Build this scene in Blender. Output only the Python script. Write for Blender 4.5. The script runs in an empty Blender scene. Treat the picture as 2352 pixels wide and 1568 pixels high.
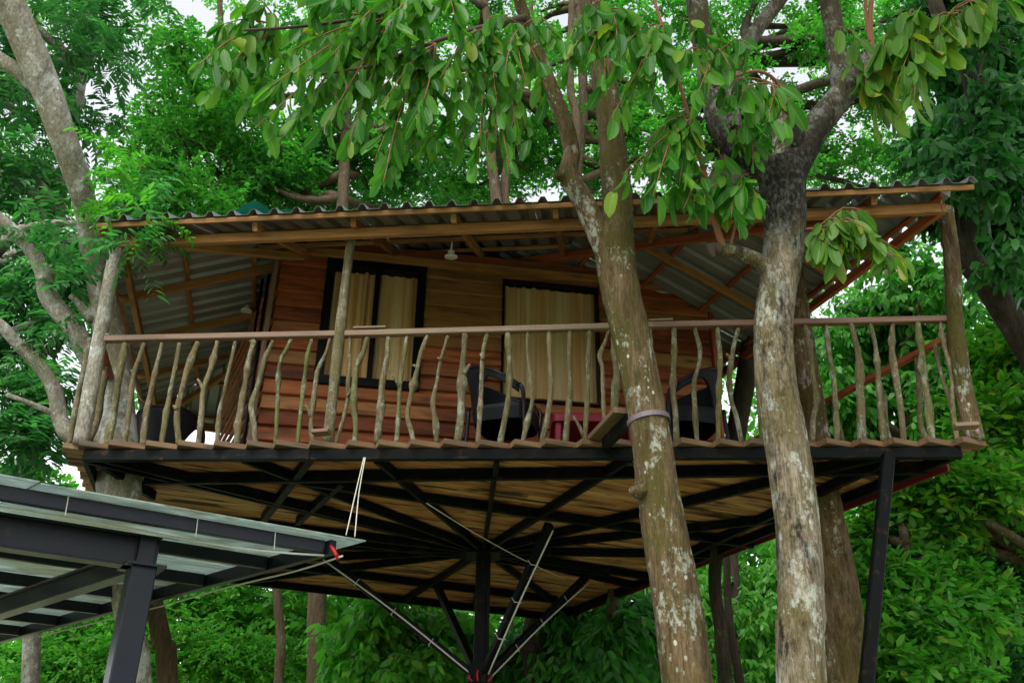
import bpy, bmesh, math, random
import numpy as np
from mathutils import Matrix, Vector

# ------------------------------------------------------------------ camera, world, sun, exposure
sc = bpy.context.scene
COL = sc.collection
F = 2156.0; PITCH = math.radians(27.6); ROLL = math.radians(0.8)
CAM = np.array([0.0, 0.0, 1.6])
cam_data = bpy.data.cameras.new('camera')
cam_data.sensor_width = 36.0
cam_data.lens = 36.0 * F / 2352.0
cam_data.clip_start = 0.05; cam_data.clip_end = 900
cam = bpy.data.objects.new('camera', cam_data); COL.objects.link(cam)
RM = Matrix.Rotation(math.pi / 2 + PITCH, 3, 'X') @ Matrix.Rotation(ROLL, 3, 'Z')
cam.matrix_world = Matrix.Translation(Vector(CAM)) @ RM.to_4x4()
sc.camera = cam
R = np.array(RM)

SUN_EL, SUN_AZ = math.radians(52), math.radians(205)     # azimuth clockwise from +Y
world = bpy.data.worlds.new('World'); sc.world = world
world.use_nodes = True
wn = world.node_tree; wn.nodes.clear()
sky = wn.nodes.new('ShaderNodeTexSky'); sky.sky_type = 'NISHITA'; sky.sun_disc = False
sky.sun_elevation = SUN_EL; sky.sun_rotation = SUN_AZ
sky.air_density = 1.0; sky.dust_density = 1.0; sky.ozone_density = 1.0
hs = wn.nodes.new('ShaderNodeHueSaturation'); hs.inputs['Saturation'].default_value = 0.16
bg = wn.nodes.new('ShaderNodeBackground'); bg.inputs['Strength'].default_value = 0.15
wo = wn.nodes.new('ShaderNodeOutputWorld')
wn.links.new(sky.outputs[0], hs.inputs['Color']); wn.links.new(hs.outputs[0], bg.inputs['Color'])
wn.links.new(bg.outputs[0], wo.inputs['Surface'])
sl = bpy.data.lights.new('sun', 'SUN'); sl.energy = 1.5; sl.angle = math.radians(22); sl.color = (1.0, 0.97, 0.92)
so = bpy.data.objects.new('sun', sl); COL.objects.link(so)
sd = Vector((math.cos(SUN_EL) * math.sin(SUN_AZ), math.cos(SUN_EL) * math.cos(SUN_AZ), math.sin(SUN_EL)))
so.rotation_euler = sd.to_track_quat('Z', 'Y').to_euler()
so.location = (0, -5, 20)
sc.view_settings.view_transform = 'Standard'; sc.view_settings.look = 'None'
sc.view_settings.exposure = 1.42; sc.view_settings.gamma = 1.0; sc.view_settings.use_curve_mapping = False
sc.render.engine = 'CYCLES'
sc.cycles.max_bounces = 7; sc.cycles.diffuse_bounces = 4; sc.cycles.glossy_bounces = 3
sc.cycles.transmission_bounces = 4; sc.cycles.transparent_max_bounces = 6
sc.cycles.caustics_reflective = False; sc.cycles.caustics_refractive = False
sc.cycles.use_denoising = True

# ------------------------------------------------------------------ measuring helpers (photo measured on a 2352 x 1568 copy)
def ray(x, y): return R @ np.array([(x - 1176) / F, -(y - 784) / F, -1.0])
def atz(x, y, z):
    d = ray(x, y); return CAM + d * (z - CAM[2]) / d[2]
def aty(x, y, Y):
    d = ray(x, y); return CAM + d * Y / d[1]
def onplane(x, y, p0, n):
    d = ray(x, y); return CAM + d * np.dot(np.array(p0) - CAM, n) / np.dot(d, n)
FWD = R @ np.array([0, 0, -1.0])
def mpp(p): return float(np.dot(np.array(p) - CAM, FWD)) / F      # metres per pixel at p
def nrm(v):
    v = np.array(v, float); return v / max(np.linalg.norm(v), 1e-9)

rnd = random.Random(7)
rng = np.random.default_rng(11)

# ------------------------------------------------------------------ materials
def mat(name):
    m = bpy.data.materials.new(name); m.use_nodes = True
    nt = m.node_tree; nt.nodes.clear()
    return m, nt
class NT:
    def __init__(s, nt): s.nt = nt
    def n(s, t, **kw):
        nd = s.nt.nodes.new('ShaderNode' + t)
        for k, v in kw.items():
            if k in nd.inputs: s.put(nd.inputs[k], v)
            else: setattr(nd, k, v)
        return nd
    def put(s, sock, v):
        if hasattr(v, 'node'): s.nt.links.new(v, sock)
        elif isinstance(v, (tuple, list)) and sock.type == 'RGBA' and len(v) == 3: sock.default_value = (*v, 1)
        else: sock.default_value = v
    def noise(s, vec, scale, detail=4, rough=0.6, dist=0.0):
        nd = s.n('TexNoise', Scale=scale, Detail=detail, Roughness=rough, Distortion=dist)
        s.put(nd.inputs['Vector'], vec); return nd.outputs['Fac']
    def mapv(s, vec, scale=(1, 1, 1), loc=None):
        nd = s.n('Mapping'); s.put(nd.inputs['Vector'], vec); nd.inputs['Scale'].default_value = scale
        if loc is not None: s.put(nd.inputs['Location'], loc)
        return nd.outputs[0]
    def ramp(s, fac, stops, interp='LINEAR'):
        nd = s.n('ValToRGB'); s.put(nd.inputs[0], fac); cr = nd.color_ramp; cr.interpolation = interp
        while len(cr.elements) < len(stops): cr.elements.new(0.5)
        for e, (p, c) in zip(cr.elements, stops):
            e.position = p; e.color = (c, c, c, 1) if isinstance(c, (int, float)) else (*c, 1)
        return nd.outputs[0]
    def mix(s, fac, a, b, mode='MIX'):
        nd = s.n('MixRGB', blend_type=mode); s.put(nd.inputs[0], fac); s.put(nd.inputs[1], a); s.put(nd.inputs[2], b)
        return nd.outputs[0]
    def math(s, op, a, b=0.0, clamp=False):
        nd = s.n('Math', operation=op); nd.use_clamp = clamp
        s.put(nd.inputs[0], a); s.put(nd.inputs[1], b); return nd.outputs[0]
    def bump(s, h, strength=0.4, dist=0.01):
        nd = s.n('Bump'); s.put(nd.inputs['Height'], h); nd.inputs['Strength'].default_value = strength
        nd.inputs['Distance'].default_value = dist; return nd.outputs[0]
    def principled(s, col, rough=0.6, spec=0.4, metal=0.0, normal=None, out=True):
        nd = s.n('BsdfPrincipled')
        s.put(nd.inputs['Base Color'], col); s.put(nd.inputs['Roughness'], rough)
        nd.inputs['Specular IOR Level'].default_value = spec; s.put(nd.inputs['Metallic'], metal)
        if normal is not None: s.put(nd.inputs['Normal'], normal)
        if out: s.out(nd.outputs[0])
        return nd.outputs[0]
    def out(s, sh):
        o = s.n('OutputMaterial'); s.nt.links.new(sh, o.inputs['Surface'])
    def oc(s): return s.n('TexCoord').outputs['Object']
    def rand(s): return s.n('ObjectInfo').outputs['Random']

def wood(name, cols, dark=(0.03, 0.015, 0.007), rough=0.65, knots=0.5, stain=0.4, grain=1.0, lip=None):
    """grain along local X; every board its own tone"""
    m, nt = mat(name); t = NT(nt)
    r = t.rand(); oc = t.oc()
    off = t.n('CombineXYZ'); t.put(off.inputs[0], t.math('MULTIPLY', r, 37.0)); t.put(off.inputs[1], t.math('MULTIPLY', r, 91.0))
    v = t.mapv(oc, (1.2, 14, 14), off.outputs[0])
    v2 = t.mapv(oc, (2.2, 60, 60), off.outputs[0])
    v3 = t.mapv(oc, (1.1, 5, 5), off.outputs[0])
    g1 = t.noise(v, 1.6, 5, 0.65, 0.6); g2 = t.noise(v2, 1.5, 3, 0.6); g3 = t.noise(v3, 1.3, 3, 0.6)
    base = t.ramp(r, [(i / (len(cols) - 1), c) for i, c in enumerate(cols)])
    c = t.mix(t.math('MULTIPLY', t.ramp(g1, [(0.36, 0.0), (0.66, 1.0)]), 0.55 * grain), base, t.mix(1.0, base, (0.42, 0.34, 0.28), 'MULTIPLY'))
    c = t.mix(t.math('MULTIPLY', t.ramp(g2, [(0.4, 0.0), (0.75, 1.0)]), 0.45 * grain), c, t.mix(1.0, base, (1.5, 1.4, 1.3), 'MULTIPLY'))
    c = t.mix(t.math('MULTIPLY', t.ramp(g3, [(0.52, 0.0), (0.64, 1.0)]), stain), c, dark)
    vo = t.n('TexVoronoi', Scale=1.0); t.put(vo.inputs['Vector'], t.mapv(oc, (1.9, 6, 6), off.outputs[0]))
    c = t.mix(t.math('MULTIPLY', t.ramp(vo.outputs['Distance'], [(0.05, 1.0), (0.2, 0.0)]), knots), c, dark)
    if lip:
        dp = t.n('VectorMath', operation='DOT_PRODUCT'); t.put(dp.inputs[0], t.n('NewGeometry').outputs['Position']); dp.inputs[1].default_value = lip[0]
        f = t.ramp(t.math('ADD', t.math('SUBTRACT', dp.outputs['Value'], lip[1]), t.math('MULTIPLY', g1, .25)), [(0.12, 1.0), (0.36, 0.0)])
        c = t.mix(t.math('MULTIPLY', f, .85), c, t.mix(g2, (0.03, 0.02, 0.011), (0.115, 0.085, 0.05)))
    t.principled(c, rough, 0.3, normal=t.bump(g2, 0.35, 0.004))
    return m

def paint(name, col, rough=0.4, spec=0.5, var=0.3, tint=None, metal=0.0, rust=0.0):
    m, nt = mat(name); t = NT(nt); oc = t.oc()
    n1 = t.noise(oc, 5, 5, 0.65); n2 = t.noise(oc, 40, 3)
    c = t.mix(t.math('MULTIPLY', n1, var), col, tint or tuple(x * 0.35 for x in col))
    if rust:
        n3 = t.noise(oc, 9, 6, 0.75); n4 = t.noise(t.mapv(oc, (3, 30, 30)), 1.5, 4, .7)
        c = t.mix(t.math('MULTIPLY', t.ramp(t.math('ADD', t.math('MULTIPLY', n3, .7), t.math('MULTIPLY', n4, .3)), [(0.56, 0), (0.66, 1)]), rust), c, (0.085, 0.035, 0.012))
        c = t.mix(t.math('MULTIPLY', t.ramp(n4, [(0.6, 0), (0.75, 1)]), .35), c, (0.035, 0.038, 0.036))
    rr = t.math('ADD', t.math('MULTIPLY', n2, 0.25), rough - 0.12)
    t.principled(c, rr, spec, metal, normal=t.bump(n2, 0.12, 0.004))
    return m

def bark(name, c_hi, c_lo, moss=(0.06, 0.075, 0.012), lichen=(0.42, 0.44, 0.38), moss_amt=0.5, lich_amt=0.6, dark_amt=0.5, ridg=1.0, wet_z=None, sc=1.0, lt=0.54, an=1.5, vary=False):
    m, nt = mat(name); t = NT(nt)
    oc = t.n('NewGeometry').outputs['Position']
    if sc != 1: oc = t.mapv(oc, (sc, sc, sc))
    v = t.mapv(oc, (9, 9, an)); vf = t.mapv(oc, (55, 55, an * 4))
    g = t.noise(v, 1.5, 6, 0.7, 0.4); gf = t.noise(vf, 1.2, 4, 0.7)
    big = t.noise(t.mapv(oc, (1, 1, .7)), 2.4, 4, 0.6); mid = t.noise(t.mapv(oc, (1, 1, .6)), 7.0, 5, 0.75); sm = t.noise(t.mapv(oc, (1, 1, .6)), 34, 4, 0.7)
    big2 = t.noise(t.mapv(oc, (1, 1, .6), (5.1, 2.2, 9.4)), 1.7, 3, 0.6)
    c = t.mix(t.ramp(g, [(0.34, 0.0), (0.66, 1.0)]), c_lo, c_hi)
    if vary: c = t.mix(1.0, c, t.ramp(t.rand(), [(0, (1.25, 1.15, 1.05)), (.4, (.85, .78, .70)), (.62, (1.05, .98, .85)), (.85, (.72, .95, .45)), (1, (1.1, .95, .75))]), 'MULTIPLY')
    c = t.mix(t.math('MULTIPLY', t.ramp(gf, [(0.36, 1.0), (0.56, 0.0)]), 0.7), c, tuple(x * 0.35 for x in c_lo))
    mossf = t.math('ADD', t.math('MULTIPLY', big, 0.65), t.math('MULTIPLY', sm, 0.35))
    c = t.mix(t.math('MULTIPLY', t.ramp(mossf, [(0.44, 0.0), (0.58, 1.0)]), moss_amt), c, moss)
    lf = t.math('ADD', t.math('ADD', t.math('MULTIPLY', mid, 0.45), t.math('MULTIPLY', sm, 0.25)), t.math('MULTIPLY', big2, 0.3))
    c = t.mix(t.math('MULTIPLY', t.ramp(lf, [(lt, 0.0), (lt + .05, 1.0)]), lich_amt), c, lichen)
    vo = t.n('TexVoronoi', Scale=9.0); t.put(vo.inputs['Vector'], t.math('ADD', 0, 0) if False else t.mapv(oc, (1.2, 1.2, 0.8)))
    vc = t.math('MULTIPLY', t.ramp(t.math('ADD', vo.outputs['Distance'], t.math('MULTIPLY', sm, 0.12)), [(0.15, 1.0), (0.19, 0.0)]), t.ramp(big2, [(0.48, 0.0), (0.55, 1.0)]))
    c = t.mix(t.math('MULTIPLY', vc, lich_amt), c, tuple(min(1, x * 1.3) for x in lichen))
    dn = t.math('ADD', t.math('MULTIPLY', t.noise(t.mapv(oc, (5, 5, 1.3), (3.3, 1.2, 7.7)), 1.2, 5, 0.7), .75), t.math('MULTIPLY', sm, .25))
    df = t.math('MULTIPLY', t.ramp(dn, [(0.52, 0.0), (0.62, 1.0)]), dark_amt)
    if wet_z:
        z = t.n('SeparateXYZ'); t.put(z.inputs[0], oc)
        zz = t.math('ADD', z.outputs[2], t.math('MULTIPLY', mid, 0.9))
        w = t.ramp(t.math('MULTIPLY', t.math('SUBTRACT', zz, wet_z), 1.6), [(0.25, 0.0), (0.6, 1.0)])
        w2 = t.ramp(t.math('MULTIPLY', t.math('SUBTRACT', zz, wet_z + .95), 1.2), [(0.2, 1.0), (0.9, 0.62)])
        df = t.math('MAXIMUM', df, t.math('MULTIPLY', t.math('MULTIPLY', w, w2), t.ramp(sm, [(0.42, 1.0), (0.66, .75)])))
    c = t.mix(df, c, (0.010, 0.009, 0.007))
    h = t.math('ADD', t.math('ADD', t.math('MULTIPLY', g, 0.5), t.math('MULTIPLY', gf, 0.6)), t.math('MULTIPLY', sm, .25))
    t.principled(c, 0.85, 0.15, normal=t.bump(h, 1.0 * ridg, 0.03))
    return m

def leafmat(name, stops, trans=(1.0, 1.55, 0.8), tfac=0.42, rough=0.42, spec=0.4, midrib=False):
    m, nt = mat(name); t = NT(nt)
    r = t.math('FRACT', t.math('ADD', t.rand(), t.n('NewGeometry').outputs['Random Per Island']))
    c = t.ramp(r, stops)
    oc = t.oc()
    c = t.mix(t.math('MULTIPLY', t.noise(t.n('NewGeometry').outputs['Position'], 1.1, 2), 0.5), c, t.mix(1.0, c, (0.55, 0.7, 0.6), 'MULTIPLY'))
    if midrib:
        uv = t.n('SeparateXYZ'); t.put(uv.inputs[0], t.n('TexCoord').outputs['UV'])
        av = t.math('ABSOLUTE', uv.outputs[1])
        vein = t.math('SINE', t.math('MULTIPLY', t.math('SUBTRACT', uv.outputs[0], t.math('MULTIPLY', av, .16)), 62.0))
        c = t.mix(t.math('MULTIPLY', t.ramp(vein, [(.75, 0), (1, 1)]), .22), c, t.mix(1.0, c, (1.8, 1.5, 1.4), 'MULTIPLY'))
        c = t.mix(t.ramp(av, [(0.03, .75), (0.10, 0)]), c, (0.16, 0.26, 0.06))
        bn = t.noise(t.n('NewGeometry').outputs['Position'], 26, 4, .7)
        c = t.mix(t.math('MULTIPLY', t.ramp(bn, [(0.66, 0), (0.70, 1)]), .8), c, (0.13, 0.085, 0.02))
    tc = t.mix(1.0, c, trans, 'MULTIPLY')
    p = t.principled(c, rough, spec, out=False)
    tr = t.n('BsdfTranslucent'); t.put(tr.inputs['Color'], tc)
    mx = t.n('MixShader'); mx.inputs[0].default_value = tfac
    nt.links.new(p, mx.inputs[1]); nt.links.new(tr.outputs[0], mx.inputs[2]); t.out(mx.outputs[0])
    return m

M = {}
M['wall'] = wood('red_brown_boards', [(0.21, 0.05, 0.02), (0.31, 0.085, 0.03), (0.28, 0.12, 0.045), (0.15, 0.038, 0.016), (0.35, 0.115, 0.04), (0.24, 0.06, 0.022), (0.33, 0.15, 0.06)], knots=0.6, stain=0.6, grain=1.6)
M['wall2'] = wood('yellow_brown_boards', [(0.26, 0.14, 0.05), (0.22, 0.10, 0.035), (0.30, 0.17, 0.06)], dark=(0.05, 0.022, 0.01), knots=0.8, stain=0.5)
M['backing'] = wood('dark_inner_boards', [(0.07, 0.03, 0.014), (0.08, 0.035, 0.016)])
M['rafter'] = wood('roof_timber', [(0.30, 0.155, 0.055), (0.25, 0.115, 0.038), (0.34, 0.195, 0.075), (0.20, 0.075, 0.027)], knots=0.4, stain=0.4, grain=1.4)
M['redrafter'] = wood('red_timber', [(0.30, 0.08, 0.035), (0.24, 0.06, 0.025)], stain=0.3)
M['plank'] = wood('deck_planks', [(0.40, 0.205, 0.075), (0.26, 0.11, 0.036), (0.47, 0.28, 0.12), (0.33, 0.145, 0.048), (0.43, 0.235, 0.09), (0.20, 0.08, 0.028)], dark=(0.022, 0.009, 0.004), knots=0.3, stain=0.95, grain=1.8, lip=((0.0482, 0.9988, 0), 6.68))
M['grey_wood'] = wood('weathered_rail', [(0.17, 0.125, 0.08), (0.14, 0.075, 0.052), (0.18, 0.14, 0.095)], dark=(0.10, 0.06, 0.04), stain=0.3, knots=0.15)
M['steel'] = paint('black_steel', (0.002, 0.0025, 0.003), 0.45, 0.05, 0.5, (0.006, 0.009, 0.007), rust=.5)
M['steel2'] = paint('canopy_steel', (0.004, 0.006, 0.010), 0.33, 0.2, 0.6, (0.010, 0.014, 0.020), rust=.3)
M['frame'] = paint('black_frame', (0.003, 0.003, 0.004), 0.4, 0.12, 0.2)
M['redpaint'] = paint('dull_red_paint', (0.13, 0.010, 0.016), 0.6, .2)
M['redtable'] = paint('dark_red_plastic', (0.15, 0.006, 0.014), 0.45, 0.25)
M['white'] = paint('white_plastic', (0.72, 0.72, 0.70), 0.4, var=0.1)
M['cable'] = paint('grey_cable', (0.42, 0.43, 0.40), 0.6, var=0.2)
M['string'] = paint('pale_string', (0.55, 0.52, 0.44), 0.8, var=0.2)
M['tarp'] = paint('green_tarp', (0.003, 0.034, 0.022), 0.9, 0.0, var=0.4)
M['redclip'] = paint('red_clamp', (0.30, 0.010, 0.012), 0.5, .2)
M['pole'] = paint('mauve_pole', (0.10, 0.075, 0.085), 0.5)
M['cut'] = wood('cut_branch', [(0.34, 0.2, 0.1), (0.3, 0.14, 0.06)])

def m_sheet():
    m, nt = mat('roof_sheet_metal'); t = NT(nt); oc = t.oc()
    n = t.noise(oc, 2.5, 5, 0.6); n2 = t.noise(t.mapv(oc, (3, 30, 3)), 1.5, 3)
    c = t.mix(n, (0.17, 0.185, 0.195), (0.25, 0.265, 0.275))
    c = t.mix(t.math('MULTIPLY', t.ramp(n2, [(0.5, 0), (0.7, 1)]), 0.3), c, (0.16, 0.14, 0.12))
    t.principled(c, 0.42, 0.5, 0.35)
    return m
M['sheet'] = m_sheet()

def m_panel():
    m, nt = mat('canopy_panel'); t = NT(nt); oc = t.oc()
    v = t.mapv(oc, (0.9, 5.0, 1.0)); n = t.noise(v, 1.6, 8, 0.75, 1.2); n2 = t.noise(oc, 1.1, 5, .7); n3 = t.noise(t.mapv(oc, (2, 14, 1)), 2.0, 5, .7, .5)
    c = t.mix(t.ramp(n, [(0.36, 0), (0.64, 1)]), (0.18, 0.22, 0.19), (0.56, 0.64, 0.60))
    c = t.mix(t.math('MULTIPLY', t.ramp(n2, [(0.46, 0), (0.60, 1)]), 0.6), c, (0.27, 0.27, 0.10))
    c = t.mix(t.math('MULTIPLY', t.ramp(n3, [(0.52, 0), (0.66, 1)]), 0.55), c, (0.05, 0.06, 0.055))
    p = t.principled(c, 0.2, 0.45, out=False, normal=t.bump(n3, 0.25, 0.01))
    tr = t.n('BsdfTranslucent'); t.put(tr.inputs['Color'], t.mix(0.22, c, (0.62, 0.75, 0.80)))
    mx = t.n('MixShader'); mx.inputs[0].default_value = 0.68
    nt.links.new(p, mx.inputs[1]); nt.links.new(tr.outputs[0], mx.inputs[2]); t.out(mx.outputs[0])
    return m
M['panel'] = m_panel()

def m_curtain():
    m, nt = mat('curtain_cloth'); t = NT(nt); oc = t.oc()
    n = t.noise(t.mapv(oc, (9, 9, 0.25)), 1.6, 3); n2 = t.noise(oc, 90, 2)
    c = t.mix(t.ramp(n, [(0.35, 0), (0.65, 1)]), (0.66, 0.31, 0.11), (0.82, 0.62, 0.38))
    c = t.mix(t.math('MULTIPLY', n2, 0.15), c, (0.3, 0.2, 0.1))
    t.principled(c, 0.9, 0.1)
    return m
M['curtain'] = m_curtain()
def m_glass():
    m, nt = mat('window_glass'); t = NT(nt)
    tr = t.n('BsdfTransparent'); tr.inputs[0].default_value = (0.9, 0.92, 0.9, 1)
    gl = t.n('BsdfGlossy', Roughness=0.02); fr = t.n('Fresnel', IOR=1.25)
    mx = t.n('MixShader'); nt.links.new(fr.outputs[0], mx.inputs[0])
    nt.links.new(tr.outputs[0], mx.inputs[1]); nt.links.new(gl.outputs[0], mx.inputs[2]); t.out(mx.outputs[0])
    return m
M['glass'] = m_glass()
def m_wicker():
    m, nt = mat('black_wicker'); t = NT(nt); oc = t.n('TexCoord').outputs['UV']
    br = t.n('TexBrick', Scale=1.0); t.put(br.inputs['Vector'], t.mapv(oc, (26, 40, 1)))
    br.inputs['Color1'].default_value = (1, 1, 1, 1); br.inputs['Color2'].default_value = (0.6, 0.6, 0.6, 1); br.inputs['Mortar'].default_value = (0, 0, 0, 1)
    br.inputs['Mortar Size'].default_value = 0.06; br.inputs['Mortar Smooth'].default_value = 0.8
    c = t.mix(br.outputs['Fac'], (0.007, 0.009, 0.014), (0.001, 0.001, 0.0015))
    t.principled(c, 0.42, 0.22, normal=t.bump(br.outputs['Color'], 1.0, 0.02))
    return m
M['wicker'] = m_wicker()
def m_ground():
    m, nt = mat('grass_ground'); t = NT(nt); oc = t.oc()
    n = t.noise(oc, 0.6, 6, 0.7); n2 = t.noise(oc, 9, 4)
    c = t.mix(t.ramp(n, [(0.4, 0), (0.6, 1)]), (0.14, 0.22, 0.06), (0.42, 0.38, 0.29))
    c = t.mix(t.math('MULTIPLY', n2, 0.5), c, (0.12, 0.17, 0.06))
    t.principled(c, 0.9, 0.2, normal=t.bump(n2, 0.5, 0.05))
    return m
M['ground'] = m_ground()
M['bark1'] = bark('mossy_bark', (0.16, 0.11, 0.06), (0.06, 0.038, 0.014), moss=(0.050, 0.048, 0.005), lichen=(0.34, 0.36, 0.30), moss_amt=0.8, lich_amt=0.7, dark_amt=0.45)
M['bark2'] = bark('pale_lichen_bark', (0.27, 0.22, 0.155), (0.10, 0.08, 0.05), moss=(0.06, 0.05, 0.004), lichen=(0.36, 0.38, 0.32), moss_amt=0.75, lich_amt=0.75, dark_amt=0.95, wet_z=5.72, lt=0.51)
M['bark4'] = bark('grey_smooth_bark', (0.34, 0.325, 0.275), (0.19, 0.17, 0.13), moss=(0.11, 0.10, 0.04), lichen=(0.46, 0.49, 0.46), moss_amt=0.5, lich_amt=0.65, dark_amt=0.35, ridg=0.6, lt=0.52, an=5)
M['bark_dark'] = bark('dark_bark', (0.065, 0.05, 0.034), (0.02, 0.015, 0.009), moss=(0.015, 0.02, 0.005), lichen=(0.12, 0.125, 0.10), moss_amt=0.4, lich_amt=0.3, dark_amt=0.5)
M['bark_mid'] = bark('brown_bark', (0.125, 0.09, 0.055), (0.06, 0.042, 0.022), moss=(0.04, 0.045, 0.01), lichen=(0.22, 0.23, 0.2), moss_amt=0.3, lich_amt=0.3, dark_amt=0.3)
M['stick'] = bark('baluster_bark', (0.235, 0.205, 0.135), (0.125, 0.10, 0.058), moss=(0.085, 0.105, 0.022), lichen=(0.32, 0.34, 0.28), moss_amt=0.38, lich_amt=0.65, dark_amt=0.5, ridg=0.9, sc=2.6, lt=.52, vary=True)
M['twig'] = paint('red_brown_twig', (0.20, 0.085, 0.045), 0.7, 0.2)
M['twigd'] = paint('dark_twig', (0.07, 0.05, 0.035), 0.8, 0.2)

G = lambda *c: c
M['leaf_big'] = leafmat('big_glossy_leaf', [(0, (0.024, 0.12, 0.014)), (0.35, (0.044, 0.18, 0.018)), (0.7, (0.075, 0.23, 0.022)), (0.94, (0.12, 0.28, 0.03)), (1.0, (0.22, 0.27, 0.025))], trans=(1.25, 1.6, .6), tfac=0.52, rough=0.45, spec=0.2, midrib=True)
M['leaf_big2'] = leafmat('big_olive_leaf', [(0, (0.05, 0.14, 0.015)), (0.5, (0.08, 0.19, 0.022)), (0.85, (0.12, 0.23, 0.03)), (1.0, (0.27, 0.25, 0.025))], trans=(1.25, 1.6, .6), tfac=0.5, rough=0.45, spec=0.2, midrib=True)
M['leaf_blue'] = leafmat('blue_green_leaf', [(0, (0.028, 0.12, 0.038)), (0.5, (0.045, 0.165, 0.048)), (1.0, (0.09, 0.23, 0.07))], tfac=0.5, spec=.35)
M['leaf_bright'] = leafmat('bright_leaf', [(0, (0.035, 0.17, 0.02)), (0.5, (0.062, 0.245, 0.03)), (1.0, (0.12, 0.33, 0.045))], tfac=0.52, spec=.3)
M['leaf_lime'] = leafmat('lime_leaf', [(0, (0.055, 0.22, 0.025)), (0.5, (0.09, 0.30, 0.035)), (0.96, (0.16, 0.38, 0.05)), (1.0, (0.30, 0.36, 0.05))], tfac=0.52, spec=.3)
M['leaf_mid'] = leafmat('mid_leaf', [(0, (0.025, 0.135, 0.02)), (0.5, (0.042, 0.19, 0.028)), (1.0, (0.085, 0.26, 0.04))], tfac=0.5, spec=.35)
M['leaf_dark'] = leafmat('dark_leaf', [(0, (0.016, 0.085, 0.018)), (0.5, (0.028, 0.125, 0.026)), (1.0, (0.046, 0.16, 0.032))], tfac=0.45, rough=0.42, spec=0.25)
M['leaf_yel'] = leafmat('yellow_green_leaf', [(0, (0.05, 0.19, 0.018)), (0.5, (0.085, 0.26, 0.024)), (0.9, (0.15, 0.33, 0.03)), (0.985, (0.26, 0.35, 0.03)), (1.0, (0.42, 0.36, 0.035))], tfac=0.52, spec=.3)
M['leaf_new'] = leafmat('fresh_leaf', [(0, (0.04, 0.18, 0.02)), (.6, (0.08, 0.27, 0.026)), (1.0, (0.15, 0.36, 0.03))], tfac=0.5, spec=.2)

# ------------------------------------------------------------------ object helpers
WM = {}
def link(o, parent=None, mw=None):
    COL.objects.link(o)
    mw = mw if mw is not None else Matrix.Identity(4)
    o.matrix_basis = mw
    WM[o.name] = mw
    if parent is not None:
        o.parent = parent
        o.matrix_parent_inverse = WM[parent.name].inverted()
    return o
def thing(name, loc, label, cat, group=None):
    o = bpy.data.objects.new(name, None); o.empty_display_size = 0.2
    link(o, None, Matrix.Translation(Vector(loc)))
    tag(o, label, cat, group); return o
def tag(o, label=None, cat=None, group=None, kind=None):
    if label: o['label'] = label
    if cat: o['category'] = cat
    if group: o['group'] = group
    if kind: o['kind'] = kind
    return o
def meshobj(name, verts, faces, material, parent=None, mw=None, smooth=False, uvs=None):
    me = bpy.data.meshes.new(name)
    me.from_pydata([tuple(v) for v in verts], [], [tuple(f) for f in faces])
    if smooth: me.polygons.foreach_set('use_smooth', [True] * len(me.polygons))
    if uvs is not None:
        ul = me.uv_layers.new(name='uv')
        li = np.empty(len(me.loops), dtype=np.int32); me.loops.foreach_get('vertex_index', li)
        ul.data.foreach_set('uv', np.array(uvs, dtype=np.float32)[li].ravel())
    me.materials.append(material)
    o = bpy.data.objects.new(name, me)
    return link(o, parent, mw)
class MB:
    def __init__(s): s.v = []; s.f = []
    def add(s, verts, faces):
        b = len(s.v); s.v.extend([tuple(v) for v in verts]); s.f.extend([tuple(i + b for i in f) for f in faces])
    def build(s, name, material, parent=None, smooth=False): return meshobj(name, s.v, s.f, material, parent, smooth=smooth)

def box_geo(l, w, h, c=0.004, taper=0.0):
    """chamfered box, x 0..l, y, z centred"""
    c = min(c, w * 0.3, h * 0.3, l * 0.3)
    vs, fs = [], []
    def ring(x, ww, hh):
        a, b = ww / 2, hh / 2; k = len(vs)
        for (y, z) in ((-a + c, -b), (a - c, -b), (a, -b + c), (a, b - c), (a - c, b), (-a + c, b), (-a, b - c), (-a, -b + c)): vs.append((x, y, z))
        return k
    r0 = ring(0, w - 2 * c, h - 2 * c) if False else ring(0, w, h); r1 = ring(l, w * (1 - taper), h * (1 - taper))
    for i in range(8): fs.append((r0 + i, r0 + (i + 1) % 8, r1 + (i + 1) % 8, r1 + i))
    fs.append(tuple(range(r0 + 7, r0 - 1, -1))); fs.append(tuple(range(r1, r1 + 8)))
    return vs, fs
def frame_m(p0, p1, up=(0, 0, 1)):
    x = nrm(np.array(p1) - np.array(p0)); z = np.array(up, float); z = nrm(z - x * np.dot(z, x)); y = np.cross(z, x)
    m = Matrix.Identity(4)
    for i in range(3): m[i][0], m[i][1], m[i][2], m[i][3] = x[i], y[i], z[i], float(p0[i])
    return m
def beam(name, p0, p1, w, h, material, parent, up=(0, 0, 1), c=0.004, wob=0.0):
    l = float(np.linalg.norm(np.array(p1) - np.array(p0)))
    vs, fs = box_geo(l, w, h, c)
    return meshobj(name, vs, fs, material, parent, frame_m(p0, p1, up))
def beam_into(mb, p0, p1, w, h, up=(0, 0, 1), c=0.003):
    l = float(np.linalg.norm(np.array(p1) - np.array(p0)))
    vs, fs = box_geo(l, w, h, c); m = frame_m(p0, p1, up)
    mb.add([tuple(m @ Vector(v)) for v in vs], fs)

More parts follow.
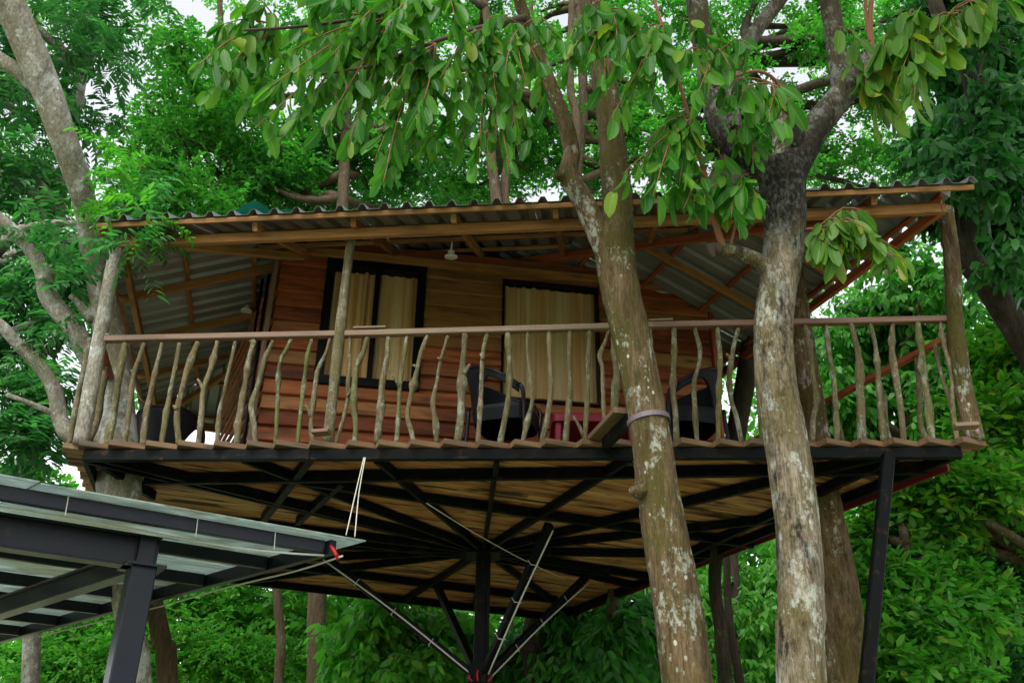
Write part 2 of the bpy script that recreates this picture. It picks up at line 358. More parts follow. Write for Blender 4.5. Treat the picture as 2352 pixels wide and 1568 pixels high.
def smooth_path(P, rad, step):
    P = np.array(P, float); rad = np.array(rad, float)
    if len(P) == 2:
        n = max(2, int(np.linalg.norm(P[1] - P[0]) / step)); t = np.linspace(0, 1, n + 1)[:, None]
        return P[0] * (1 - t) + P[1] * t, rad[0] * (1 - t[:, 0]) + rad[1] * t[:, 0]
    Q = np.vstack([2 * P[0] - P[1], P, 2 * P[-1] - P[-2]]); rr = np.concatenate([[rad[0]], rad, [rad[-1]]])
    out, ro = [], []
    for i in range(1, len(Q) - 2):
        n = max(2, int(np.linalg.norm(Q[i + 1] - Q[i]) / step))
        for k in range(n):
            t = k / n
            a, b, c, d = Q[i - 1], Q[i], Q[i + 1], Q[i + 2]
            out.append(0.5 * ((2 * b) + (c - a) * t + (2 * a - 5 * b + 4 * c - d) * t * t + (3 * b - a - 3 * c + d) * t ** 3))
            ro.append(rr[i] * (1 - t) + rr[i + 1] * t)
    out.append(P[-1]); ro.append(rad[-1])
    return np.array(out), np.array(ro)
from mathutils import noise as MN
def tube_geo(P, rad, sides=10, step=0.08, amp=0.06, seed=0, lump=1.0, ridge=0.0):
    P, rad = smooth_path(P, rad, step)
    r = random.Random(seed); n = len(P)
    T = np.gradient(P, axis=0); T /= np.maximum(np.linalg.norm(T, axis=1, keepdims=True), 1e-9)
    ref = np.array([0, 1.0, 0]) if abs(T[0][1]) < 0.9 else np.array([1.0, 0, 0])
    u = nrm(np.cross(T[0], ref)); vs = []
    L = np.concatenate([[0], np.cumsum(np.linalg.norm(np.diff(P, axis=0), axis=1))])
    waves = [(r.choice([1, 2, 3, 3, 4, 5]), r.uniform(0.3, 2.2) / max(rad[0], 0.02) * 0.35, r.uniform(0, 6.28), r.uniform(0.3, 1)) for _ in range(7)]
    th = np.linspace(0, 2 * math.pi, sides, endpoint=False)
    for i in range(n):
        u = nrm(u - T[i] * np.dot(u, T[i])); w = np.cross(T[i], u)
        d = sum(a * np.sin(k * th + f * L[i] + ph) for k, f, ph, a in waves) / 3.0
        rr = rad[i] * (1 + amp * d + amp * lump * 0.6 * (r.random() - 0.5))
        for j in range(sides):
            q = P[i] + rr[j] * (math.cos(th[j]) * u + math.sin(th[j]) * w)
            if ridge:
                k = MN.fractal(Vector((q[0] * 34, q[1] * 34, q[2] * 5 + seed)), .8, 2.0, 3) * .6 + MN.fractal(Vector((q[0] * 11, q[1] * 11, q[2] * 7 + seed)), .9, 2.0, 3) * .5
                q = q + (q - P[i]) / rr[j] * ridge * max(-1.2, min(1.2, k))
            vs.append(q)
    fs = []
    for i in range(n - 1):
        for j in range(sides):
            a = i * sides + j; b = i * sides + (j + 1) % sides
            fs.append((a, b, b + sides, a + sides))
    fs.append(tuple(range(sides - 1, -1, -1))); fs.append(tuple(range((n - 1) * sides, n * sides)))
    return vs, fs
def tube(name, P, rad, material, parent, sides=10, step=0.08, amp=0.06, seed=0, smooth=True):
    if np.isscalar(rad): rad = [rad] * len(P)
    vs, fs = tube_geo(P, rad, sides, step, amp, seed)
    return meshobj(name, vs, fs, material, parent, smooth=smooth)

# ------------------------------------------------------------------ leaves
def np_mesh(name, V, tris, quads, material, parent=None):
    me = bpy.data.meshes.new(name)
    me.vertices.add(len(V)); me.vertices.foreach_set('co', np.ascontiguousarray(V, dtype=np.float32).ravel())
    nt, nq = len(tris), len(quads)
    me.loops.add(nt * 3 + nq * 4)
    me.loops.foreach_set('vertex_index', np.concatenate([tris.ravel(), quads.ravel()]).astype(np.int32))
    me.polygons.add(nt + nq)
    st = np.concatenate([np.arange(nt) * 3, nt * 3 + np.arange(nq) * 4]).astype(np.int32)
    me.polygons.foreach_set('loop_start', st)
    me.polygons.foreach_set('loop_total', np.concatenate([np.full(nt, 3), np.full(nq, 4)]).astype(np.int32))
    me.update(calc_edges=True); me.validate()
    me.materials.append(material)
    return link(bpy.data.objects.new(name, me), parent)
def unit(a): return a / np.maximum(np.linalg.norm(a, axis=-1, keepdims=True), 1e-9)
L6 = np.array([(0, 0, 0), (.30, .5, .10), (.30, -.5, .10), (.70, .42, .06), (.70, -.42, .06), (1, 0, -.10)])
L6_mid = np.array([(0, 0, 0), (.28, .46, .10), (.28, 0, 0.0), (.28, -.46, .10), (.68, .42, .06), (.68, 0, -.02), (.68, -.42, .06), (1, 0, -.14)])
def leaf_arrays(pos, d, n, length, width):
    x = unit(d); z = unit(n - x * np.sum(n * x, -1, keepdims=True)); y = np.cross(z, x)
    N = len(pos)
    T = L6[None]
    V = pos[:, None] + (x[:, None] * T[..., 0:1] + z[:, None] * T[..., 2:3] * 0.6) * length[:, None, None] + y[:, None] * T[..., 1:2] * width[:, None, None]
    b = (np.arange(N) * 6)[:, None]
    tris = np.concatenate([b + np.array([[0, 2, 1]]), b + np.array([[3, 4, 5]])]); quads = b + np.array([[1, 2, 4, 3]])
    return V.reshape(-1, 3), tris, quads
def sprays(r, base, d, K, L, ll, wr, style):
    """S twigs from base in direction d, K leaves each"""
    S = len(base); t = (np.arange(K) + 0.6) / K
    d = unit(d)
    side = unit(np.cross(d, np.array([0, 0, 1.0]) + r.normal(0, .25, (S, 3))))
    sgn = np.where(np.arange(K) % 2 == 0, 1.0, -1.0)
    Ls = L * r.uniform(.7, 1.3, (S, 1))
    bend = np.array([0, 0, -1.0]) * (t ** 2)[None, :, None] * (0.25 * Ls)[..., None]
    pos = base[:, None] + d[:, None] * (t[None] * Ls)[..., None] + bend
    if style == 'pinnate':
        ld = d[:, None] * 0.45 + side[:, None] * (sgn[None, :, None]) * 0.9 + np.array([0, 0, -.35]) + r.normal(0, .14, (S, K, 3))
        up = np.array([0, 0, 1.0]) + r.normal(0, .35, (S, 1, 3)) + r.normal(0, .15, (S, K, 3))
    elif style == 'droop':
        ld = d[:, None] * 0.35 + side[:, None] * sgn[None, :, None] * 0.45 + np.array([0, 0, -.85]) + r.normal(0, .3, (S, K, 3))
        up = side[:, None] * 0.3 + r.normal(0, .8, (S, K, 3)) + np.array([0, -.5, .3])
    else:
        ld = d[:, None] * 0.6 + side[:, None] * sgn[None, :, None] * 0.7 + np.array([0, 0, -.15]) + r.normal(0, .38, (S, K, 3))
        up = np.array([0, 0, 1.0]) + r.normal(0, .5, (S, K, 3))
    N = S * K
    ln = ll * r.uniform(.7, 1.25, N)
    return pos.reshape(N, 3), ld.reshape(N, 3), up.reshape(N, 3), ln, ln * wr * r.uniform(.85, 1.15, N)
def crown_mesh(name, r, clumps, material, parent, n_spray, K, L, ll, wr, style, flat=0.55):
    """clumps: (N,4) x y z radius"""
    C = np.repeat(clumps[:, :3], n_spray, 0); rad = np.repeat(clumps[:, 3:4], n_spray, 0)
    o = unit(r.normal(0, 1, C.shape)) * (r.uniform(0, 1, (len(C), 1)) ** 0.45)
    base = C + o * rad * np.array([1, 1, flat])
    d = o * np.array([1, 1, .6]) + r.normal(0, .45, C.shape) + np.array([0, 0, .05])
    arr = sprays(r, base, d, K, L, ll, wr, style)
    V, t, q = leaf_arrays(*arr)
    o_ = np_mesh(name, V, t, q, material, parent)
    o_['kind'] = 'stuff'
    return o_
def ell_clumps(r, c, rad, n, cr, shell=0.5):
    o = unit(r.normal(0, 1, (n, 3))) * (r.uniform(0, 1, (n, 1)) ** shell)
    p = np.array(c) + o * np.array(rad)
    return np.hstack([p, cr * r.uniform(.7, 1.35, (n, 1))])

# =================================================================== SETTING
meshobj('ground', [(-400, -400, 0), (400, -400, 0), (400, 400, 0), (-400, 400, 0)], [(0, 1, 2, 3)], M['ground'])['kind'] = 'structure'

# =================================================================== PLATFORM
ZT = 4.25; ZP = 4.205; ZB = 4.105
FL, FR = np.array([-3.47, 6.86]), np.array([3.58, 6.52])
BR, BL = np.array([0.70, 12.95]), np.array([-4.35, 10.45])
POLY = [FL, FR, BR, BL]
def clip_line(p, d, poly):
    """interval of t with p + t d inside a convex ccw polygon"""
    lo, hi = -1e9, 1e9
    for i in range(len(poly)):
        a, b = poly[i], poly[(i + 1) % len(poly)]; e = b - a; n = np.array([-e[1], e[0]]); n = n / np.linalg.norm(n)
        k = np.dot(d, n); q = np.dot(p - a, n)
        if abs(k) < 1e-9:
            if q < 0: return None
        elif k > 0: lo = max(lo, -q / k)
        else: hi = min(hi, -q / k)
    return (lo, hi) if hi - lo > 0.05 else None
platform = thing('tree_house_platform', (-0.26, 9.5, 0), 'raised timber deck on radiating black steel beams under the wooden cabin', 'platform')
pd = np.array([math.cos(math.radians(22)), math.sin(math.radians(22))]); pe = np.array([-pd[1], pd[0]])
c0 = np.array([-0.26, 9.5]); pw = 0.108
for k in range(-52, 52):
    p = c0 + pe * (k * pw)
    iv = clip_line(p, pd, POLY)
    if not iv: continue
    z = (ZT + ZP) / 2 + rnd.uniform(-.003, .003)
    lo, hi = iv; cuts = [lo + rnd.uniform(-.03, .03)]
    x = lo
    while hi - x > 4.2:
        x += rnd.uniform(2.0, 3.6); cuts.append(min(x, hi - 0.6))
    cuts.append(hi + rnd.uniform(-.02, .02))
    for a, b in zip(cuts[:-1], cuts[1:]):
        q0 = p + pd * (a + .003); q1 = p + pd * (b - .003)
        beam('deck_plank', (*q0, z), (*q1, z), pw - rnd.uniform(.005, .012), 0.045, M['plank'], platform, c=0.005)
def line_z(a, b, z): return atz(*a, z), atz(*b, z)
def steel(a, b, w=0.045, h=0.088, z=(ZP + ZB) / 2, name='steel_beam'):
    return beam(name, (a[0], a[1], z - 0.002), (b[0], b[1], z - 0.002), w, h - rnd.uniform(0.002, 0.006), M['steel'], platform)
hub = np.array([-0.26, 9.5])
fdir = nrm(FR - FL); fin = np.array([-fdir[1], fdir[0]])
# rim
fl = FL + fdir * .16 + fin * .05; fr = FR - fdir * .22 + fin * .05
rdir = nrm(BR - FR); rin = np.array([-rdir[1], rdir[0]])
ldir = nrm(FL - BL); lin = np.array([-ldir[1], ldir[0]])
bdir = nrm(BL - BR); bin_ = np.array([-bdir[1], bdir[0]])
steel(fl, fr, 0.055, 0.092)
rb0 = fr + rdir * .06; rb1 = BR - rdir * .15 + rin * .10
steel(rb0 + rin * .02, rb1)
bl1 = BL + lin * .12 - bdir * .1
steel(BR + rin * .15 + bin_ * .1, BL - bdir * .12 + bin_ * .1)
steel(fl - ldir * .03, BL + ldir * .15 + lin * .14)
# ring beams parallel to the rim, further in
a = atz(331, 1112, ZB)[:2]; b = atz(2130, 1088, ZB)[:2]; steel(a, b, 0.05, 0.095, z=(ZP + ZB) / 2 - 0.004)
steel(atz(690, 1116, ZB)[:2], atz(1464, 1224, ZB)[:2] + np.array([1.2, .49]), 0.05)
steel(atz(717, 1056, ZB)[:2], atz(605, 1201, ZB)[:2], 0.06)
steel(atz(785, 1117, ZB)[:2], atz(683, 1208, ZB)[:2], 0.05)
steel(atz(220, 1068, ZB)[:2], atz(350, 1150, ZB)[:2], 0.05)
steel(atz(1944, 1100, ZB)[:2] + np.array([.25, -.4]), atz(1583, 1280, ZB)[:2], 0.05)
steel(bl1 + np.array([.5, -.9]), BR + np.array([-.1, -1.2]), 0.05)
steel(bl1 + np.array([.9, -2.0]), BR + np.array([.4, -2.6]), 0.05)
# spokes
ends = [(204, 1066), (852, 1055), (1144, 1049), (1464, 1052), (2105, 1040), (784, 1150), (784, 1195), (784, 1236), (784, 1262), (784, 1287), (784, 1314),
        (1464, 1190), (1464, 1236), (1481, 1280), (1484, 1331), (1257, 1378), (1423, 1345), (1005, 1338), (1090, 1390)]
for (x, y) in ends:
    q = atz(x, y, ZB)[:2]; d = nrm(q - hub); iv = clip_line(hub, d, POLY)
    steel(hub + d * .05, hub + d * (iv[1] - .12), 0.038, z=(ZP + ZB) / 2 - rnd.uniform(0.0, 0.004))
beam('hub_plate', (hub[0] - .17, hub[1], ZB - .006), (hub[0] + .17, hub[1], ZB - .006), .34, .012, M['steel'], platform)
# column, collar, struts
beam('column', (hub[0], hub[1], 0), (hub[0], hub[1], ZB + .02), 0.125, 0.125, M['steel'], platform, up=(0.3, 1, 0), c=0.012)
zc = 2.95
beam('collar', (hub[0], hub[1], zc - .09), (hub[0], hub[1], zc + .09), 0.19, 0.19, M['steel'], platform, up=(0.3, 1, 0), c=0.01)
cl = MB()
for (x, y) in ((740, 1272), (1005, 1347), (1262, 1204), (1345, 1325)):
    e = atz(x, y, ZB)
    d = nrm(np.array([e[0] - hub[0], e[1] - hub[1], 0]))
    s = beam('strut', np.array([hub[0], hub[1], zc]) + d * .08, e, 0.075, 0.075, M['steel'], platform, c=0.006)
    p0 = np.array([hub[0], hub[1], zc]) + d * .1; off = np.array([0.03, -0.055, -0.02])
    if (x, y) != (1005, 1347):
        pts = [p0 + off, (p0 + e) / 2 + off + np.array([0, 0, .0]), e + off + np.array([0, 0, -.05])]
        tube('cable', pts, 0.008, M['cable'], s, sides=6, step=.2, amp=0)
        for k in range(3):
            q = p0 + (e - p0) * (0.25 + .25 * k); dd = nrm(e - p0)
            beam('cable_tie', q - dd * .003, q + dd * .003, 0.081, 0.081, M['cable'], s, c=0.003)
for k, (dx, dy) in enumerate(((-.09, -.08), (.09, -.07), (-.02, -.11))):
    P = [(hub[0] + dx, hub[1] + dy, zc + .02 - .05 * (k < 2)), (hub[0] + dx * 1.3, hub[1] + dy * 1.1, zc - .03), (hub[0] + dx * .8, hub[1] + dy * 1.15, zc - .08)]
    tube('red_tape', P, 0.011, M['redclip'], platform, sides=6, step=.03, amp=.2, seed=k)
# outside prop on the right
e = atz(2040, 1045, ZB); b2 = aty(1990, 1568, 6.5); dd = (b2 - e) / (e[2] - b2[2])
beam('corner_prop', e + dd * (e[2] - 0.0), e, 0.085, 0.085, M['steel'], platform, up=(0, 1, 0), c=0.008)
# red fascia on the right edge, timber side of the left edge
o3 = -rin * .035
beam('red_fascia', (*(FR + rdir * .45 + o3), 4.19), (*(BR + o3), 4.19), 0.02, 0.09, M['redpaint'], platform)
# loose plank ends on the lip
for (x, y, l) in ((545 * .34 + 0, 1000, .22),):
    pass
# bracket that ties the deck to the near tree
q0 = atz(1392, 1042, ZB); 
T1S = aty(1490, 968, 6.0)
bk = T1S + np.array([-.10, .06, -.10])
beam('tree_bracket', (q0[0], q0[1] + .05, 4.20), (bk[0] - .02, bk[1] - .02, 4.16), 0.05, 0.09, M['steel'], platform)
beam('bracket_plank', (q0[0] - .06, q0[1] + .12, 4.275), (bk[0] - .07, bk[1] - .0, 4.235), 0.13, 0.04, M['plank'], platform)
for (x, y, dx) in ((740, 1008, .13), (2215, 994, .16)):
    q = atz(x, y - 6, ZT)
    beam('offcut', (q[0] - dx / 2, q[1] - .02, ZT + .02), (q[0] + dx / 2, q[1] - .05, ZT + .02), 0.09, 0.03, M['grey_wood'], platform)
# hanging strings
def droop(a, b, sag, n=6):
    a = np.array(a); b = np.array(b); t = np.linspace(0, 1, n)[:, None]
    return a * (1 - t) + b * t - np.array([0, 0, 1.0]) * (4 * sag * t * (1 - t))
hs0 = atz(836, 1050, ZB)
s = tube('string', [hs0, hs0 + np.array([-.03, -.02, -.25]), aty(795, 1228, hs0[1] - .25)], 0.0042, M['string'], platform, sides=5, step=.1, amp=0)
tube('string', [hs0 + np.array([.01, 0, 0]), hs0 + np.array([-.01, -.02, -.28]), aty(815, 1232, hs0[1] - .25)], 0.0042, M['string'], platform, sides=5, step=.1, amp=0)
w0 = atz(980, 1155, ZB - .01); w1 = atz(1300, 1330, ZB - .01)
tube('string', droop(w0, w1, .04), 0.005, M['string'], platform, sides=5, step=.2, amp=0)

# =================================================================== CABIN
AZ = math.radians(9); A = np.array([-2.32, 8.0]); dw = np.array([math.cos(AZ), math.sin(AZ)]); outw = np.array([dw[1], -dw[0]])
LW = 4.43; Bc = A + dw * LW
LZ = math.radians(25); dl = np.array([-math.sin(LZ), math.cos(LZ)]); LL = 2.55
Dc = A + dl * LL; Cc = Bc + np.array([-math.sin(math.radians(20)), math.cos(math.radians(20))]) * LL
cabin = thing('cabin', (-0.3, 9.2, ZT), 'red brown weatherboard cabin with two curtained windows and a hipped metal roof', 'cabin')
# roof planes (eave line, slope)
ZE = 6.33
EFL, EFR = np.array([-3.45, 6.95]), np.array([3.50, 6.27]); EBR, EBL = np.array([1.05, 12.9]), np.array([-4.45, 11.0])
EQ = [EFL, EFR, EBR, EBL]; SL = [0.44, 0.36, 0.36, 0.42]; OV = [0.25, 0.10, 0.25, 0.22]
PL = []
for i in range(4):
    p0, p1 = EQ[i], EQ[(i + 1) % 4]; d = nrm(p1 - p0); n = np.array([-d[1], d[0]]); PL.append((p0, p1, d, n, SL[i]))
def zpl(i, p): return ZE + PL[i][4] * np.dot(np.array(p)[:2] - PL[i][0], PL[i][3])
def zroof(p): return min(zpl(i, p) for i in range(4))
def clip_poly(poly, f):
    out = []
    for i in range(len(poly)):
        a, b = poly[i], poly[(i + 1) % len(poly)]; fa, fb = f(a), f(b)
        if fa >= 0: out.append(a)
        if (fa >= 0) != (fb >= 0): out.append(a + (b - a) * fa / (fa - fb))
    return out
REG = []
for i in range(4):
    poly = [np.array(q) for q in ((-9, 0), (9, 0), (9, 20), (-9, 20))]
    for j in range(4):
        poly = clip_poly(poly, lambda p, j=j: np.dot(p - PL[j][0], PL[j][3]) + OV[j])
        if j != i: poly = clip_poly(poly, lambda p, j=j: zpl(j, p) - zpl(i, p))
    REG.append(poly)
def uv_poly(i): return [(np.dot(p - PL[i][0], PL[i][2]), np.dot(p - PL[i][0], PL[i][3])) for p in REG[i]]
def vrange(pu, u):
    vs = []
    for k in range(len(pu)):
        (u0, v0), (u1, v1) = pu[k], pu[(k + 1) % len(pu)]
        if (u0 - u) * (u1 - u) <= 0 and abs(u1 - u0) > 1e-9: vs.append(v0 + (v1 - v0) * (u - u0) / (u1 - u0))
    return (min(vs), max(vs)) if len(vs) >= 2 else None
def urange(pu, v):
    r = vrange([(b, a) for a, b in pu], v); return r
RP = 0.19
for i in range(4):
    p0, p1, d, n, s = PL[i]; pu = uv_poly(i)
    umin, umax = min(a for a, b in pu) + 1e-4, max(a for a, b in pu) - 1e-4
    wS = RP * 4; ns = int(math.ceil((umax - umin) / wS))
    for k in range(ns):
        ua, ub = umin + k * wS - (.03 if k else 0), min(umin + (k + 1) * wS, umax)
        us = []
        for q in range(6):
            base = umin + k * wS + q * RP
            for du, h in ((0.0, 0), (0.045, 0), (0.07, .052), (0.105, .052), (0.13, 0), (0.189, 0.0)): us.append((base + du, h))
        us = [(a, b) for a, b in us if ua <= a <= ub]
        vs, fs = [], []; jit = rnd.uniform(-.015, .015); lift = 0.004 * (k % 2)
        for (u, h) in us:
            r_ = vrange(pu, u)
            if not r_: continue
            for v in (r_[0] + (jit if abs(r_[0] + OV[i]) < .02 else 0), r_[1]):
                xy = p0 + d * u + n * v
                vs.append((xy[0], xy[1], ZE + s * v + h + lift))
        m = len(vs) // 2
        for j in range(m - 1): fs.append((2 * j, 2 * j + 2, 2 * j + 3, 2 * j + 1))
        if m > 2:
            o = meshobj('roof_sheet', vs, fs, M['sheet'], cabin)
            md = o.modifiers.new('thick', 'SOLIDIFY'); md.thickness = 0.002
    # purlins right under the sheets, rafters under the purlins
    vmax = max(b for a, b in pu); v = -OV[i] + .05 if i in (0, 3) else -.02
    vv = [v]; 
    while vv[-1] + .62 < min(vmax, 2.3): vv.append(vv[-1] + .62)
    for v in vv:
        r_ = urange(pu, v)
        if not r_ or r_[1] - r_[0] < .3: continue
        a_, b_ = p0 + d * (r_[0] + .02) + n * v, p0 + d * (r_[1] - .02) + n * v
        z = ZE + s * v - .032
        upv = (-n[0] * s, -n[1] * s, 1)
        beam('purlin', (*a_, z + rnd.uniform(-.004, .004)), (*b_, z), 0.04, 0.04, M['rafter'] if i != 1 else M['redrafter'], cabin, up=upv)
    sp = [0.86, 0.9, 0.9, 0.92][i]; u = umin + .55
    while u < umax - .3:
        r_ = vrange(pu, u)
        if r_ and r_[1] - r_[0] > .4:
            lo = max(r_[0], -.14); a_, b_ = p0 + d * u + n * lo, p0 + d * (u + rnd.uniform(-.03, .03)) + n * (r_[1] - .03)
            beam('rafter', (*a_, ZE + s * lo - .098), (*b_, ZE + s * (r_[1] - .03) - .098), 0.045, 0.075, M['rafter'] if rnd.random() < .8 else M['redrafter'], cabin, up=(-n[0] * s, -n[1] * s, 1))
        u += sp
    # eave beam under the rafters
    e0, e1 = p0 - d * .02, p1 + d * .02
    beam('eave_beam', (*e0, ZE - .178), (*e1, ZE - .178), 0.05, [0.088, 0.08, 0.1, 0.08][i], M['rafter'] if i != 1 else M['redrafter'], cabin)
# hips
apex = [p for p in REG[0] if np.dot(p - EFL, PL[0][3]) > 1.2]
for i in range(4):
    c_ = EQ[i]; tgt = min((p for p in REG[i]), key=lambda p: -np.dot(p - PL[i][0], PL[i][3]) * 10 + np.linalg.norm(p - c_))
    z0, z1 = ZE - .14, zroof(tgt) - .14
    beam('hip_rafter', (*c_, z0), (*tgt, z1), 0.05, 0.08, M['rafter'] if i != 1 else M['redrafter'], cabin)
seen_ = set()
for i in range(4):
    for k in range(len(REG[i])):
        a_, b_ = REG[i][k], REG[i][(k + 1) % len(REG[i])]; m_ = (a_ + b_) / 2
        close = [j for j in range(4) if j != i and abs(zpl(j, m_) - zpl(i, m_)) < 1e-4]
        key = tuple(np.round(m_, 2))
        if close and key not in seen_ and np.linalg.norm(a_ - b_) > .2:
            seen_.add(key); j = close[0]; d_ = nrm(b_ - a_); ea, eb = zroof(a_) < ZE + .1, zroof(b_) < ZE + .1; a_, b_ = a_ + d_ * (1.1 if ea else 0), b_ - d_ * (1.1 if eb else 0); s_ = np.array([-d_[1], d_[0]]); w_ = .17; vs = []
            for q in (a_, b_):
                for o_ in (-w_, 0, w_):
                    p_ = q + s_ * o_; vs.append((p_[0], p_[1], min(zpl(i, p_), zpl(j, p_)) + .062))
            o = meshobj('ridge_cap', vs, [(0, 1, 4, 3), (1, 2, 5, 4)], M['sheet'], cabin); md = o.modifiers.new('t', 'SOLIDIFY'); md.thickness = .10; md.offset = -1
# walls: thin backing, each board its own piece
def quadbox(poly, z0, z1):
    n = len(poly); vs = [(*p, z0) for p in poly] + [(*p, z1) for p in poly]
    return vs, [tuple(range(n)), tuple(range(2 * n - 1, n - 1, -1))] + [(i, i + n, (i + 1) % n + n, (i + 1) % n) for i in range(n)]
ins = 0.14
Ai, Bi, Ci, Di = A + dw * ins + dl * ins, Bc - dw * ins + dl * ins, Cc - dw * ins - dl * ins, Dc + dw * ins - dl * ins
ring_ = []
for a_, b_ in ((Ai, Bi), (Bi, Ci), (Ci, Di), (Di, Ai)):
    for k in range(6): ring_.append(a_ + (b_ - a_) * k / 6)
v_, f_ = quadbox(ring_, ZT + .01, 6.72)
v_ = [v if i < len(ring_) else (v[0], v[1], zroof(v) - .115) for i, v in enumerate(v_)]
wall = meshobj('wall', v_, f_, M['backing'], cabin)
W1 = (0.45, 1.45, 5.33, 6.715); W2 = (2.235, 3.245, 5.31, 6.665)
EXPO = 0.157
def boards(o, d, out, L, zlo, zhi, holes=(), special=None):
    z = zlo
    row = 0
    while z < zhi:
        segs = [(0.0, L)]
        for (ua, ub, za, zb) in holes:
            if z + EXPO * .6 > za and z + EXPO * .35 < zb:
                segs = [s2 for (a, b) in segs for s2 in ((a, min(b, ua)), (max(a, ub), b)) if s2[1] - s2[0] > .05]
        fin_ = []
        for (a, b) in segs:
            if b - a > 3.0:
                m = a + rnd.uniform(.35, .65) * (b - a); fin_ += [(a, m), (m + .002, b)]
            else: fin_.append((a, b))
        for (ua, ub, za, zb) in holes:
            if z + .02 < zb < z + EXPO - .045 and not z + EXPO * .6 < za and z + EXPO * .35 < zb:
                h_ = z + EXPO - zb; zm = zb + h_ / 2 + .012
                beam('board', (*(o + d * ua + out * .012), zm), (*(o + d * ub + out * .012), zm), 0.034, h_ + .024, M['wall'], wall, up=(-out[0] * .28, -out[1] * .28, 1), c=0.002)
        for (a, b) in fin_:
            p0 = o + d * a; p1 = o + d * b
            if min(zroof(p0), zroof(p1)) - .1 < z + EXPO:
                if max(zroof(p0), zroof(p1)) - .1 < z + EXPO: continue
            zc_ = z + .09; of = out * (.012 + rnd.uniform(-.002, .003))
            tilt = .045 / EXPO
            yel = special and a > W1[1] - .05 and b < W2[0] + .05 and z > 5.75
            beam('board', (*(p0 + of), zc_), (*(p1 + of), zc_ + rnd.uniform(-.004, .004)), 0.034, EXPO + .022, M['wall2'] if yel or (special and rnd.random() < .12) else M['wall'], wall,
                 up=(-out[0] * tilt, -out[1] * tilt, 1), c=0.002)
        z += EXPO; row += 1
boards(A, dw, outw, LW, ZT + .0, 7.0, (W1, W2), True)
outl = np.array([-dl[1], dl[0]]); outl = outl if np.dot(outl, A - Bc) > 0 else -outl
boards(A, dl, outl, LL, ZT + .06, 6.95)
dr = nrm(Cc - Bc); outr = np.array([dr[1], -dr[0]]); outr = outr if np.dot(outr, Bc - A) > 0 else -outr
boards(Bc, dr, outr, LL, ZT + .03, 6.9)
# corner posts, plates
pA = A + outw * .03 + outl * .05
beam('corner_board', (*pA, ZT), (*(pA), 6.83), 0.035, 0.09, M['grey_wood'], cabin, up=(dl[0], dl[1], 0))
beam('wall_plate', (*(A - dw * .08 + outw * .065), 6.76), (*(Bc + dw * .12 + outw * .065), 6.76), 0.06, 0.085, M['rafter'], cabin)
beam('wall_plate', (*(Bc + outr * .06 - dr * .02), 6.70), (*(Cc + outr * .06), 6.70), 0.05, 0.08, M['redrafter'], cabin)
beam('corner_post', (*(Bc + outw * .03 + outr * .04), ZT), (*(Bc + outw * .03 + outr * .04), 6.72), 0.04, 0.05, M['wall'], cabin, up=(dr[0], dr[1], 0))
for k, (o_, r_) in enumerate(((.07, .018), (.11, .014))):
    q = A + outl * o_ + dl * (.25 + .12 * k)
    tube('drain_pipe', [(*q, ZT), (*q, 5.5), (*q, 6.62)], r_, M['frame'], cabin, sides=10, step=.5, amp=0)
def wpt(u, z, off): 
    p = A + dw * u + outw * off; return (p[0], p[1], z)
def curtain(u0, u1, z0, z1, off, parent, seed):
    r = random.Random(seed); nu, nz = 110, 10; vs = []
    ph = [r.uniform(0, 6.28) for _ in range(4)]
    for j in range(nz + 1):
        for i in range(nu + 1):
            u = u0 + (u1 - u0) * i / nu; z = z1 + (z0 - z1) * j / nz; s = i / nu * (u1 - u0)
            g = 1 - .35 * j / nz
            a = .030 * MN.noise(Vector((s * 17, ph[0], j * .03))) + .016 * MN.noise(Vector((s * 45, ph[1], j * .04))) + .012 * math.sin(2 * math.pi * s / .11 + ph[2] + 2.2 * math.sin(s * 7 + ph[3]))
            vs.append(wpt(u, z, off + a * g))
    fs = [(j * (nu + 1) + i, j * (nu + 1) + i + 1, (j + 1) * (nu + 1) + i + 1, (j + 1) * (nu + 1) + i) for j in range(nz) for i in range(nu)]
    return meshobj('curtain', vs, fs, M['curtain'], parent, smooth=True)
def window(W, fw, muls, seed, label):
    u0, u1, z0, z1 = W
    mb = MB(); of = .0
    fr_ = []
    def bar(a, b, w, up): beam_into(mb, a, b, 0.13, w, up)
    bar(wpt(u0, z0 + fw / 2, of), wpt(u1, z0 + fw / 2, of), fw, (0, 0, 1)); bar(wpt(u0, z1 - fw / 2, of), wpt(u1, z1 - fw / 2, of), fw, (0, 0, 1))
    for u in (u0 + fw / 2, u1 - fw / 2): bar(wpt(u, z0 + .003, of - .002), wpt(u, z1 - .003, of - .002), fw, (dw[0], dw[1], 0))
    for u in muls: bar(wpt(u, z0 + fw * .8, of - .005), wpt(u, z1 - fw * .8, of - .005), .052, (dw[0], dw[1], 0))
    wf = mb.build('window', M['frame'], cabin); wf['label'] = label
    us = [u0 + fw] + list(muls) + [u1 - fw]
    for a, b in zip(us[:-1], us[1:]):
        ps = [wpt(a, z0 + fw, .012), wpt(b, z0 + fw, .012), wpt(b, z1 - fw, .012), wpt(a, z1 - fw, .012)]
        meshobj('pane', ps, [(0, 1, 2, 3)], M['glass'], wf)
        curtain(a - .01, b + .01, z0 + fw - .01, z1 - fw + .045, -.055, wf, seed + int(a * 100))
window(W1, .085, [0.965], 3, 'window in a thick black frame with two panes')
window(W2, .022, [], 5, 'large single window in a thin dark frame')

